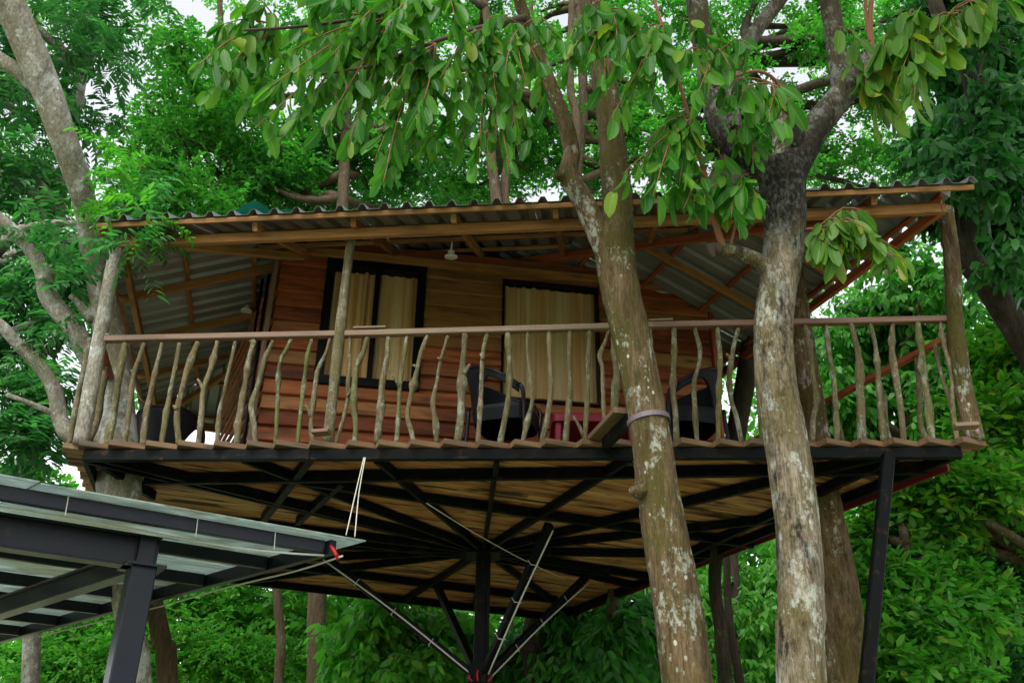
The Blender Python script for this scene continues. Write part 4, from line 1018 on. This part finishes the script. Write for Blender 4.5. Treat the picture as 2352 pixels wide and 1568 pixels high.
# background trees: trunk path (pixels, width, depth), crowns (px, py, depth, rx px, ry px, clumps), leaf look
def crown_of(th, r, cr, material, style, ll, wr, K, L, nspray, cpx, first=False):
    """cr: list of (px, py, Y, rxpx, rypx, nclumps)"""
    cl_ = []
    for (px, py, Y, rx, ry, nc) in cr:
        c_ = aty(px, py, Y); m_ = mpp(c_)
        cl_.append(ell_clumps(r, c_, (rx * m_, rx * m_ * .75, ry * m_), nc, cpx * m_))
    cl_ = np.vstack(cl_); cl_ = cl_[cl_[:, 2] > .6]
    # keep leaves out of the building
    cl_ = cl_[~((cl_[:, 0] > -4.6) & (cl_[:, 0] < 3.6) & (cl_[:, 1] > 6) & (cl_[:, 1] < 12.6) & (cl_[:, 2] > 3.6) & (cl_[:, 2] < 7.9))]
    crown_mesh('crown', r, cl_, M[material], th, nspray, K, L, ll, wr, style)
    return cl_
def limbs(th, P0, cl_, r, material, n, rad):
    """limbs from a point on the trunk to clumps"""
    if len(cl_) == 0: return
    mb = MB(); idx = r.choice(len(cl_), min(n, len(cl_)), replace=False)
    for i in idx:
        c_ = cl_[i, :3]; p0 = np.array(P0[min(range(len(P0)), key=lambda k: abs(P0[k][2] - (c_[2] - .35 * np.linalg.norm(c_[:2] - P0[k][:2]))))])
        mid = (p0 + c_) / 2 + r.normal(0, .12, 3) * np.linalg.norm(c_ - p0) + np.array([0, 0, .1])
        vs, fs = tube_geo([p0, mid, c_], [rad, rad * .6, rad * .22], 6, .3, .06, int(i))
        mb.add(vs, fs)
    o = mb.build('limbs', M[material], th, smooth=True); o['kind'] = 'stuff'
BG = [
 # name, label, trunk, bark, crowns, leaf mat, style, leaf len, width ratio, K, L, nspray, clump px, limbs
 ('feathery_tree', 'tall feathery blue green tree filling the upper left corner', [(70, 1568, 40, 11), (60, 1000, 36, 11), (130, 500, 30, 11), (200, 100, 26, 11), (250, -200, 20, 11)], 'bark4',
   [(110, 150, 10.5, 230, 190, 26), (60, 420, 10.5, 130, 160, 16), (250, 40, 11, 120, 120, 9), (60, -60, 10, 250, 120, 12), (-220, 150, 10.5, 200, 240, 18), (-150, -220, 10.5, 300, 150, 16), (250, -200, 11, 250, 120, 12)], 'leaf_blue', 'pinnate', .16, .24, 15, .36, 13, 50),
 ('feathery_tree', 'blue green feathery tree hanging low beside the left end of the deck', [(-200, 1568, 60, 10), (-160, 900, 50, 10), (-80, 600, 40, 10), (-60, 300, 30, 10)], 'bark4',
   [(60, 700, 9.6, 130, 160, 18), (70, 900, 9.2, 90, 110, 12), (150, 620, 9.8, 70, 110, 9), (60, 1020, 9.0, 80, 40, 6), (300, 520, 9.5, 100, 70, 9), (-150, 650, 9.6, 130, 200, 14), (-200, 950, 9.4, 130, 150, 10)], 'leaf_blue', 'pinnate', .16, .24, 15, .36, 12, 46),
 ('broadleaf_tree', 'bright green tree rising behind the left half of the roof', [(640, 1568, 23, 15), (636, 1360, 21, 15), (560, 700, 18, 15), (520, 300, 15, 15), (500, -100, 12, 15)], 'bark_mid',
   [(470, 130, 14, 200, 190, 30), (380, 330, 14.5, 150, 150, 18), (560, 330, 14, 180, 130, 20), (420, 470, 13.5, 160, 60, 14)], 'leaf_bright', 'broad', .12, .40, 11, .34, 26, 40),
 ('broadleaf_tree', 'mid green tree behind the hanging leaves over the roof centre', [(727, 1568, 46, 14), (728, 1375, 43, 14), (760, 900, 36, 14), (790, 400, 26, 14), (800, 0, 18, 14)], 'bark_mid',
   [(740, 330, 15, 220, 150, 26), (900, 400, 15, 200, 100, 20), (800, 60, 15, 240, 130, 20), (640, 440, 14.5, 160, 60, 12)], 'leaf_mid', 'broad', .13, .42, 10, .34, 26, 40),
 ('twin_stem_tree', 'pale twin stemmed tree behind the middle of the roof', [(1075, 1568, 26, 15), (1063, 1400, 24, 15), (1150, 700, 26, 14), (1140, 460, 25, 14), (1128, 350, 22, 14), (1142, 200, 20, 14), (1120, 60, 18, 14), (1100, -100, 16, 14)], 'bark_mid',
   [(1080, 120, 15, 220, 150, 22), (1150, 400, 17, 220, 80, 20), (1010, 420, 17, 160, 70, 12), (1230, 280, 16, 130, 120, 10), (1120, -30, 15.5, 230, 70, 14), (860, -20, 15.5, 200, 70, 12), (1290, 250, 17, 90, 90, 8)], 'leaf_bright', 'broad', .12, .42, 10, .34, 24, 38),
 ('twin_stem_tree', 'slim pale stems between the mossy fork and the roof', [(1300, 1568, 22, 16), (1310, 900, 22, 16), (1325, 420, 22, 16), (1340, 250, 22, 16), (1332, 60, 20, 16), (1320, -100, 16, 16)], 'bark_mid',
   [(1330, 120, 17, 160, 160, 13), (1480, 330, 17, 170, 130, 18), (1330, 400, 17, 130, 60, 10), (1480, 60, 17, 170, 130, 14), (1400, 200, 17.5, 110, 120, 10), (1400, -30, 17, 200, 60, 10)], 'leaf_bright', 'broad', .12, .42, 10, .34, 24, 38),
 ('broadleaf_tree', 'bright tree seen through the fork of the pale trunk', [(1240, 1568, 68, 12.9), (1238, 1410, 64, 12.9), (1400, 800, 50, 15), (1650, 400, 36, 16), (1720, 100, 26, 16)], 'bark_dark',
   [(1620, 250, 16, 190, 190, 24), (1800, 300, 17, 180, 130, 20), (1860, 110, 16, 170, 110, 14), (1700, 420, 17, 200, 50, 12), (1980, 380, 18, 150, 60, 14), (1700, -10, 16.5, 190, 80, 16), (1900, 10, 16.5, 150, 80, 14), (2010, 200, 17, 90, 90, 9), (2080, 60, 16.5, 90, 90, 8)], 'leaf_bright', 'broad', .125, .42, 10, .34, 26, 38),
 ('broadleaf_tree', 'dark glossy tree filling the upper right corner', [(2560, 1568, 80, 9), (2500, 900, 70, 9), (2400, 500, 56, 9), (2350, 200, 44, 9), (2330, -100, 34, 9)], 'bark_dark',
   [(2230, 130, 8.8, 170, 170, 28), (2320, 340, 8.6, 130, 170, 26), (2160, 330, 8.9, 110, 90, 14), (2260, -40, 8.6, 220, 100, 18), (2210, 450, 8.4, 110, 70, 12), (2330, 560, 8.5, 80, 110, 12)], 'leaf_dark', 'droop', .16, .40, 10, .30, 24, 40),
 ('broadleaf_tree', 'mid green tree close behind the right side railing', [(2120, 1568, 40, 12), (2110, 1200, 36, 12), (2060, 850, 30, 12), (2040, 600, 20, 12)], 'bark_mid',
   [(2010, 760, 12, 170, 110, 22), (1960, 920, 12, 170, 110, 22), (2120, 690, 11.5, 140, 130, 18), (2150, 900, 11, 130, 130, 16), (1860, 900, 12.5, 90, 130, 10)], 'leaf_bright', 'droop', .16, .38, 10, .32, 18, 32),
 ('broadleaf_tree', 'yellow green tree at the right edge beyond the deck corner', [(2440, 1568, 50, 10), (2420, 1200, 44, 10), (2370, 900, 34, 10), (2340, 700, 22, 10)], 'bark_mid',
   [(2310, 830, 10, 100, 120, 16), (2290, 990, 9.6, 110, 110, 18), (2230, 1130, 9.4, 150, 80, 18), (2080, 1180, 9.6, 110, 60, 10), (2320, 1120, 9.8, 90, 110, 12)], 'leaf_yel', 'broad', .135, .42, 10, .32, 17, 32),
 ('broadleaf_tree', 'leafy light green tree filling the lower right beside the steel prop', [(2120, 1900, 40, 9.6), (2110, 1600, 34, 9.6), (2090, 1380, 24, 9.4), (2080, 1250, 16, 9.2)], 'bark_mid',
   [(2090, 1330, 9.4, 120, 110, 22), (2060, 1470, 9.2, 120, 100, 20), (2180, 1400, 9.6, 110, 90, 18), (2120, 1560, 9.0, 150, 60, 14), (2020, 1250, 9.8, 70, 60, 8)], 'leaf_lime', 'broad', .135, .42, 10, .30, 17, 29),
 ('broadleaf_tree', 'darker tree in the lower right corner', [(2420, 1900, 50, 12), (2400, 1500, 44, 12), (2370, 1250, 34, 12), (2340, 1050, 20, 12)], 'bark_dark',
   [(2290, 1280, 12, 120, 130, 20), (2320, 1450, 12, 130, 120, 22), (2240, 1540, 11.5, 130, 70, 14), (2330, 1120, 13, 100, 90, 12)], 'leaf_dark', 'broad', .15, .40, 10, .32, 18, 32),
 ('broadleaf_tree', 'dark green tree behind the slim trunks under the right of the deck', [(1690, 1900, 30, 14), (1700, 1568, 26, 14), (1690, 1350, 22, 14), (1680, 1200, 14, 14)], 'bark_dark',
   [(1660, 1400, 14, 140, 130, 24), (1780, 1350, 15, 110, 150, 18), (1720, 1530, 13.5, 160, 70, 16), (1880, 1300, 15, 110, 120, 12), (1960, 1450, 15, 100, 130, 12)], 'leaf_lime', 'droop', .15, .34, 11, .32, 17, 34),
 ('broadleaf_tree', 'dark drooping leaved tree behind the steel column', [(1410, 1900, 34, 13), (1412, 1568, 32, 13), (1405, 1450, 28, 13), (1400, 1330, 24, 13)], 'bark_dark',
   [(1390, 1500, 12.8, 130, 100, 22), (1330, 1440, 13.5, 110, 60, 12), (1460, 1400, 12.5, 80, 70, 10), (1180, 1500, 14, 110, 80, 14), (1500, 1520, 13, 70, 80, 8)], 'leaf_mid', 'droop', .19, .32, 11, .36, 22, 40),
 ('broadleaf_tree', 'glossy leaved twin stemmed tree below the deck left of the column', [(890, 1900, 34, 13), (900, 1568, 30, 13), (925, 1480, 26, 13), (918, 1400, 20, 13)], 'bark_dark',
   [(880, 1450, 13, 110, 80, 18), (1010, 1470, 13.5, 100, 80, 16), (950, 1550, 12.6, 130, 50, 14), (840, 1560, 13, 50, 40, 5)], 'leaf_lime', 'droop', .18, .40, 10, .32, 22, 38),
 ('layered_tree', 'bright small leaved tree with layered branches beneath the canopy', [(200, 1900, 30, 19), (190, 1568, 28, 19), (180, 1400, 22, 19), (170, 1250, 16, 19)], 'bark_mid',
   [(120, 1480, 18, 190, 60, 22), (100, 1550, 17, 200, 50, 20), (300, 1450, 18, 110, 80, 14), (30, 1420, 19, 120, 50, 12), (250, 1530, 17, 130, 60, 14)], 'leaf_lime', 'broad', .11, .45, 11, .36, 26, 40),
 ('layered_tree', 'bright small leaved tree between the left trunks and the slim bare trunks', [(520, 1900, 30, 20), (520, 1568, 26, 20), (540, 1400, 20, 20), (560, 1200, 14, 20)], 'bark_mid',
   [(470, 1400, 19, 140, 60, 22), (760, 1420, 22, 160, 60, 16), (760, 1530, 20, 140, 60, 14), (440, 1510, 18, 140, 70, 20), (590, 1400, 19.5, 120, 60, 16), (560, 1520, 18, 120, 60, 16), (680, 1470, 19, 100, 100, 14), (520, 1330, 21, 200, 40, 12)], 'leaf_lime', 'broad', .11, .45, 11, .36, 26, 42),
 ('bushy_tree', 'small pale topped tree just above the canopy on the far left', [(60, 1568, 20, 16), (60, 1200, 16, 16), (55, 1110, 10, 16)], 'bark_mid', [(50, 1100, 16, 60, 24, 7), (110, 1115, 16, 50, 14, 4)], 'leaf_lime', 'broad', .11, .42, 10, .32, 20, 26),
]
for i, (nm, lb, tp, bk_, crs, lm, sty, ll, wr, K, L, ns, cpx) in enumerate(BG):
    r = np.random.default_rng(500 + i)
    th = tree(nm, lb, tp, bk_, seed=60 + i, sides=12, step=.25, amp=.05)
    cl_ = crown_of(th, r, crs, lm, sty, ll, wr, K, L, ns, cpx)
    P, rad = path_px(tp); Ps, _ = smooth_path(P, rad, .5)
    limbs(th, Ps, cl_, r, bk_, 26, rad[-1] * 1.1 + .02)
# extra stems of the twin trees, more bare trunks below
def bare(label, pts, bk_, seed): return tree('slim_tree', label, pts, bk_, seed=seed, sides=12, step=.2, amp=.05)
bare('second pale stem behind the middle of the roof', [(1170, 1568, 22, 14.3), (1165, 900, 22, 14.2), (1158, 460, 22, 14.2), (1165, 380, 18, 14.2), (1180, 250, 14, 14.2), (1215, 100, 12, 14.2), (1220, -50, 10, 14.2)], 'bark_mid', 91)
bare('thin pale stem next to the mossy fork above the roof', [(1295, 1568, 18, 15), (1290, 900, 18, 15), (1325, 330, 20, 15), (1310, 200, 18, 15), (1312, 60, 16, 15), (1316, -60, 14, 15)], 'bark_mid', 92)
bare('thin dark stem under the deck left of the steel column', [(968, 1568, 16, 13.5), (972, 1480, 15, 13.5), (966, 1400, 14, 13.5), (960, 1200, 12, 13.5)], 'bark_dark', 93)
bare('brown trunk below the deck beside the leaning grey trunk', [(384, 1568, 50, 8.2), (372, 1480, 46, 8.2), (358, 1400, 40, 8.2), (345, 1330, 34, 8.2), (320, 1200, 30, 8.0)], 'bark_mid', 94)
bare('dark stem leaning beside the slim trunk under the right deck edge', [(1700, 1568, 22, 12), (1680, 1460, 20, 12), (1672, 1380, 18, 12), (1668, 1250, 16, 12)], 'bark_dark', 95)

# far wood beyond the trees
r = np.random.default_rng(77)
cl_ = []
for k in range(760):
    px = r.uniform(-700, 3000); py = r.uniform(-60, 1600); Y = r.uniform(26, 36)
    if py < 330 and r.random() < .35: continue
    if px < 330 and 850 < py < 1100: continue
    if 150 < px < 330 and py < 380: continue
    if k > 540: px, py, Y = r.uniform(150, 2500) if k < 700 else r.uniform(1500, 1950), r.uniform(1080, 1600), r.uniform(18, 25)
    c_ = aty(px, py, Y)
    if c_[2] < 1: continue
    cl_.append((*c_, r.uniform(.9, 1.7)))
o = crown_mesh('far_wood', r, np.array(cl_), M['leaf_lime'], None, 26, 9, .6, .24, .45, 'broad', .8); tag(o, 'bright far off wood beyond the trees', 'wood')

# ---- big hanging leaves of the near trees
def big_leaf_geo(seed):
    r = random.Random(seed); n = 7; vs, fs = [], []
    curl = r.uniform(-.1, .6); fold = r.uniform(.0, .55); side = r.uniform(-.2, .2); wk = r.uniform(.85, 1.15)
    vs.append((-.16, 0, .02))
    for i in range(n + 1):
        t = i / n; w = .20 * wk * math.sqrt(max(0, 1 - (2 * (t ** .92) - 1) ** 2)) * (.82 + .28 * t)
        w = max(w, .012)
        z = -curl * t * t * .5; y0 = side * t * t
        vs += [(t, y0 - w, z + fold * w), (t, y0 - w * .5, z + fold * w * .42), (t, y0, z), (t, y0 + w * .5, z + fold * w * .42), (t, y0 + w, z + fold * w)]
    uv = [(0, 0)] + [(i / n, k) for i in range(n + 1) for k in (-1, -.5, 0, .5, 1)] + [(0, 0)] * 2
    for i in range(n):
        for j in range(4):
            a = 1 + i * 5 + j; fs.append((a, a + 1, a + 6, a + 5))
    b = len(vs); vs += [(-.16, .008, .02), (0, .008, 0)]; fs.append((0, 3, b + 1, b))
    return vs, fs, uv
BLV = [big_leaf_geo(s) for s in range(9)]
def set_uv(me, uvs):
    ul = me.uv_layers.new(name='uv'); li = np.empty(len(me.loops), dtype=np.int32); me.loops.foreach_get('vertex_index', li)
    ul.data.foreach_set('uv', np.array(uvs, dtype=np.float32)[li].ravel())
def bl_mesh(i, m):
    me = bpy.data.meshes.new('leaf'); me.from_pydata(BLV[i][0], [], BLV[i][1]); me.materials.append(m); set_uv(me, BLV[i][2])
    me.polygons.foreach_set('use_smooth', [True] * len(me.polygons)); return me
def leaf_frame(p, d, n, L):
    x = nrm(d); z = nrm(np.array(n) - x * np.dot(n, x)); y = np.cross(z, x); m = Matrix.Identity(4)
    for i in range(3): m[i][0], m[i][1], m[i][2], m[i][3] = x[i] * L, y[i] * L, z[i] * L, float(p[i])
    return m
def hang_leaves(th, regs, mname, seed, maxind=300, dens=2.1):
    """regs: twigs as pixel paths (x0,y0,Y0)->(x1,y1,Y1), with leaf counts and length px"""
    r = random.Random(seed); items = []; tw = MB()
    for (pts, n, lp) in regs:
        n = max(2, int(n * dens))
        P = [aty(*p) for p in pts]; q, _ = smooth_path(P, [1] * len(P), .05)
        vs, fs = tube_geo(P, [.007 - .004 * i / max(1, len(P) - 1) for i in range(len(P))], 5, .08, .05, r.randrange(999)); tw.add(vs, fs)
        for k in range(n):
            t = (k + r.random()) / n; t = .12 + .88 * t; i = min(len(q) - 2, int(t * (len(q) - 1))); b = q[i]; tdir = nrm(q[i + 1] - q[i])
            ang = r.uniform(0, 6.28); side = np.array([math.cos(ang), math.sin(ang) * .8, 0])
            d = nrm(tdir * r.uniform(.0, .4) + side * r.uniform(.05, .7) + np.array([0, 0, -1.0]) * r.uniform(.6, 1.2))
            nn_ = nrm(np.array([r.gauss(0, .9), -.6 + r.gauss(0, .8), .35 + r.gauss(0, .5)]))
            L = lp * .8 * mpp(b) * (r.uniform(.5, .8) if r.random() < .3 else r.uniform(.8, 1.2))
            items.append((b + d * L * .16 + side * .012, d, nn_, L, r.randrange(9)))
    r.shuffle(items); items.sort(key=lambda it: -it[3] / mpp(it[0]) * (1 + .0 * r.random()))
    ms = [bl_mesh(i, M[mname]) for i in range(9)]
    for it in items[:maxind]:
        link(bpy.data.objects.new('leaf', ms[it[4]]), th, leaf_frame(*it[:4]))
    rest = items[maxind:]
    if rest:
        mb = MB(); uvs = []
        for it in rest:
            m = leaf_frame(*it[:4]); mb.add([tuple(m @ Vector(v)) for v in BLV[it[4]][0]], BLV[it[4]][1]); uvs += BLV[it[4]][2]
        o = mb.build('foliage', M[mname], th, smooth=True); o['kind'] = 'stuff'; set_uv(o.data, uvs)
    o = tw.build('twigs', M['twig'], th, smooth=True); o['kind'] = 'stuff'
rr = random.Random(99)
def fan(x0, y0, Y0, tips, n, lp):
    out = []
    for (x, y, dY) in tips:
        mx, my = (x0 + x) / 2 + rr.uniform(-15, 15), (y0 + y) / 2 - rr.uniform(10, 40)
        out.append(([(x0, y0, Y0), (mx, my, Y0 + dY * .5), (x, y, Y0 + dY)], n, lp))
    return out
RA = []
RA += fan(640, 60, 4.9, [(500, 60, -.3), (455, 150, -.4), (500, 200, -.2), (590, 210, .1), (560, 20, -.2), (470, 230, -.3)], 9, 84)
RA += fan(900, 40, 5.0, [(640, 130, -.3), (590, 290, -.4), (640, 330, -.2), (700, 260, 0), (760, 190, .2), (740, 300, -.3), (800, 330, -.2), (680, 60, .1), (560, 250, -.1), (620, 200, -.5)], 12, 84)
RA += fan(1000, 100, 5.1, [(800, 330, -.2), (860, 370, -.3), (900, 400, -.1), (940, 350, .1), (870, 250, -.4), (820, 200, -.1), (990, 330, .0), (880, 420, -.4), (960, 270, -.4)], 12, 76)
RA += fan(1130, 60, 5.2, [(1000, 330, -.1), (1060, 340, .0), (1100, 380, -.2), (1130, 330, .1), (1170, 380, -.2), (1040, 230, -.3), (1190, 350, 0), (1080, 160, -.2), (1220, 330, .1), (1010, 180, -.4)], 10, 72)
RA += fan(1000, -40, 4.8, [(700, 20, -.2), (800, 60, .2), (880, 80, -.3), (950, 100, .1), (1050, 60, -.2), (600, -20, -.3), (760, 130, -.2)], 11, 84)
RA += fan(1200, 60, 5.3, [(1240, 150, 0), (1260, 230, .1), (1210, 200, -.2), (1290, 90, 0), (1160, 160, -.3), (1120, 40, -.3)], 7, 70)
RA += fan(1400, 20, 5.2, [(1320, 60, -.2), (1350, 130, -.2), (1300, 150, .0), (1420, 150, -.3), (1390, 200, -.2), (1460, 60, 0)], 9, 78)
hang_leaves(T1, RA, 'leaf_big', 12)
# main boughs carrying them
for k, b_ in enumerate(([(1205, 40, 16, 5.65), (1080, 70, 12, 5.3), (960, 110, 10, 5.1), (860, 150, 8, 4.9), (740, 170, 6, 4.7)], [(1190, -20, 16, 5.6), (1060, -20, 12, 5.2), (900, 30, 10, 5.0), (700, 60, 8, 4.8), (560, 70, 6, 4.6)],
          [(1090, 70, 10, 5.3), (1110, 160, 8, 5.2), (1130, 260, 7, 5.2), (1180, 330, 5, 5.2)])):
    P, rad = path_px(b_, False); tube('branch', P, rad, M['twigd'], T1, sides=7, step=.08, amp=.06, seed=k)
RC = []
RC += fan(1520, 60, 5.3, [(1420, 120, -.2), (1450, 230, -.1), (1400, 280, -.2), (1500, 220, -.2), (1540, 180, 0), (1480, 140, -.3)], 10, 80)
RC += fan(1590, 270, 5.4, [(1480, 330, -.1), (1430, 400, -.2), (1410, 440, -.1), (1520, 380, -.2), (1500, 450, -.3), (1560, 420, -.1), (1470, 450, 0), (1530, 300, .1)], 9, 82)
RC += fan(1625, 420, 5.55, [(1520, 460, -.1), (1570, 480, -.2), (1620, 460, -.2), (1590, 380, -.1)], 7, 84)
RC += fan(1684, 440, 5.6, [(1640, 430, -.1), (1700, 430, -.2), (1740, 460, -.2), (1720, 400, -.1), (1680, 500, -.2), (1640, 340, -.1)], 6, 90)
RC += fan(1640, 130, 5.2, [(1560, 120, -.2), (1600, 220, -.2), (1680, 160, -.2), (1720, 100, -.2), (1560, 40, -.2), (1650, 60, 0)], 8, 80)
RC += fan(1770, 190, 5.4, [(1640, 200, -.2), (1700, 230, -.2), (1720, 290, -.1), (1760, 280, -.2), (1640, 270, -.2), (1800, 300, -.1)], 6, 92)
RC += fan(1690, 330, 5.6, [(1740, 330, -.1), (1730, 380, -.2), (1700, 290, -.2)], 4, 60)
hang_leaves(T2, RC, 'leaf_big', 14, 150, 1.5)
RD = fan(2120, 50, 5.4, [(2150, 110, -.1), (2090, 40, -.1), (2060, 190, -.2), (2100, 230, -.2)], 7, 100) + fan(2050, 80, 5.5, [(2030, 130, -.1), (2090, 90, -.2), (2130, 130, -.2), (2080, 180, -.1), (2140, 60, -.2), (2060, 30, -.1)], 7, 110) + fan(2180, 30, 5.3, [(2200, 60, -.1), (2280, 20, -.2), (2160, 80, -.1), (2240, 60, -.1), (2330, 0, -.2)], 5, 92) + fan(2004, 150, 5.6, [(1920, 60, -.1), (2020, 250, -.1), (1990, 200, -.1), (2050, 230, -.1)], 4, 110)
RD += fan(1880, 525, 5.65, [(1940, 510, -.1), (1990, 520, -.15), (2000, 490, -.1), (2040, 560, -.2), (2085, 600, -.2), (1960, 560, -.1), (2060, 570, -.1), (2010, 540, -.25)], 8, 80) + fan(1870, 555, 5.65, [(1900, 570, -.1), (1930, 580, -.1)], 5, 84)
hang_leaves(T2, RD, 'leaf_big2', 15, 150)
# their crowns go on above, unseen; added to shade cabin, deck and trunks
r = np.random.default_rng(6)
crown_mesh('crown', r, ell_clumps(r, (1.2, 4.4, 10.6), (2.4, 2.6, 1.4), 45, .5), M['leaf_big'], T1, 14, 8, .4, .19, .36, 'droop')
crown_mesh('crown', r, ell_clumps(r, (3.4, 4.6, 10.8), (2.6, 2.6, 1.4), 45, .5), M['leaf_big'], T2, 14, 8, .4, .19, .36, 'droop')
# fresh pinnate growth by the left pole
r = np.random.default_rng(5)
cl_ = []
for (px, py, Y, rp, n) in ((300, 385, 6.9, 45, 4), (270, 460, 6.8, 50, 4), (340, 485, 6.6, 40, 3), (245, 410, 6.8, 30, 2)):
    c_ = aty(px, py, Y); m_ = mpp(c_); cl_.append(ell_clumps(r, c_, (rp * m_, rp * m_ * .5, rp * m_ * .8), n, 26 * m_))
crown_mesh('young_leaves', r, np.vstack(cl_), M['leaf_new'], T4, 3, 18, .34, .085, .28, 'pinnate')
cl_ = []
for (px, py, Y, rp, n) in ((160, 640, 7.3, 60, 4), (130, 560, 7.3, 50, 3), (290, 540, 6.7, 45, 3), (120, 760, 7.3, 40, 2)):
    c_ = aty(px, py, Y); m_ = mpp(c_); cl_.append(ell_clumps(r, c_, (rp * m_, rp * m_ * .5, rp * m_ * .8), n, 26 * m_))
crown_mesh('foliage', r, np.vstack(cl_), M['leaf_blue'], T4, 4, 20, .42, .11, .28, 'pinnate')
cl_ = []
for (px, py, Y, rp, n) in ((2170, 400, 7.0, 60, 6), (2270, 240, 6.9, 70, 7), (2310, 420, 7.0, 60, 6), (2150, 110, 7.0, 60, 5), (2230, 330, 7.0, 40, 3), (2240, 60, 6.9, 80, 7), (2330, 600, 7.1, 40, 3)):
    c_ = aty(px, py, Y); m_ = mpp(c_); cl_.append(ell_clumps(r, c_, (rp * m_, rp * m_ * .5, rp * m_ * .8), n, 30 * m_))
crown_mesh('crown', r, np.vstack(cl_), M['leaf_dark'], T5, 7, 9, .30, .15, .38, 'droop')
# drooping leaves hanging under the rear corner of the deck
cl_ = []
for (px, py, Y, rp, n) in ((1410, 1370, 11.4, 50, 8), (1450, 1430, 11.4, 40, 6), (1395, 1520, 11.2, 50, 6)):
    c_ = aty(px, py, Y); m_ = mpp(c_); cl_.append(ell_clumps(r, c_, (rp * m_, rp * m_ * .6, rp * m_ * .8), n, 22 * m_))
vs_ = np.vstack(cl_); vs_[:, 2] = np.minimum(vs_[:, 2], 3.75)
hb = aty(1408, 1420, 11.4); hv = thing('hanging_vine', (hb[0], hb[1], 0), 'leafy climber with drooping leaves below the far corner of the deck', 'climber')
crown_mesh('foliage', r, vs_, M['leaf_mid'], hv, 8, 8, .25, .22, .30, 'droop')
P, rad = path_px([(1412, 1900, 26, 11.4), (1410, 1568, 26, 11.4), (1404, 1460, 24, 11.4), (1408, 1345, 24, 11.4)]); tube('stem', P, rad, M['bark_mid'], hv, 10, .15, .08)
# pole with woven shades far below the deck
pp = aty(1446, 1480, 15.0); lamp_post = thing('lamp_post', (pp[0], pp[1], 0), 'mauve metal pole below the deck behind the mossy trunk', 'pole')
tube('pole', [(pp[0], pp[1], 0), (pp[0], pp[1], aty(1446, 1395, 15)[2])], .06, M['pole'], lamp_post, sides=12, step=.5, amp=0)
for (x, y, Y, s_, lb) in ((1492, 1543, 15.2, .42, 'larger dark woven pyramid shade beside the mauve pole'), (1392, 1468, 15.6, .3, 'smaller dark woven pyramid shade left of the mauve pole')):
    c_ = aty(x, y, Y); th = thing('woven_lantern', tuple(c_), lb, 'shade', 'dark woven shades below the deck')
    vs = [(c_[0] - s_, c_[1] - s_, c_[2] - .06), (c_[0] + s_, c_[1] - s_, c_[2] - .06), (c_[0] + s_, c_[1] + s_, c_[2] - .06), (c_[0] - s_, c_[1] + s_, c_[2] - .06), (c_[0], c_[1], c_[2] + .22)]
    o = meshobj('lantern_roof', vs, [(0, 1, 4), (1, 2, 4), (2, 3, 4), (3, 0, 4)], M['frame'], th); md = o.modifiers.new('t', 'SOLIDIFY'); md.thickness = .03
    tube('rod', [(c_[0], c_[1], c_[2] + .2), (c_[0], c_[1], c_[2] + 1.3)], .012, M['pole'], th, sides=6, step=.4, amp=0)
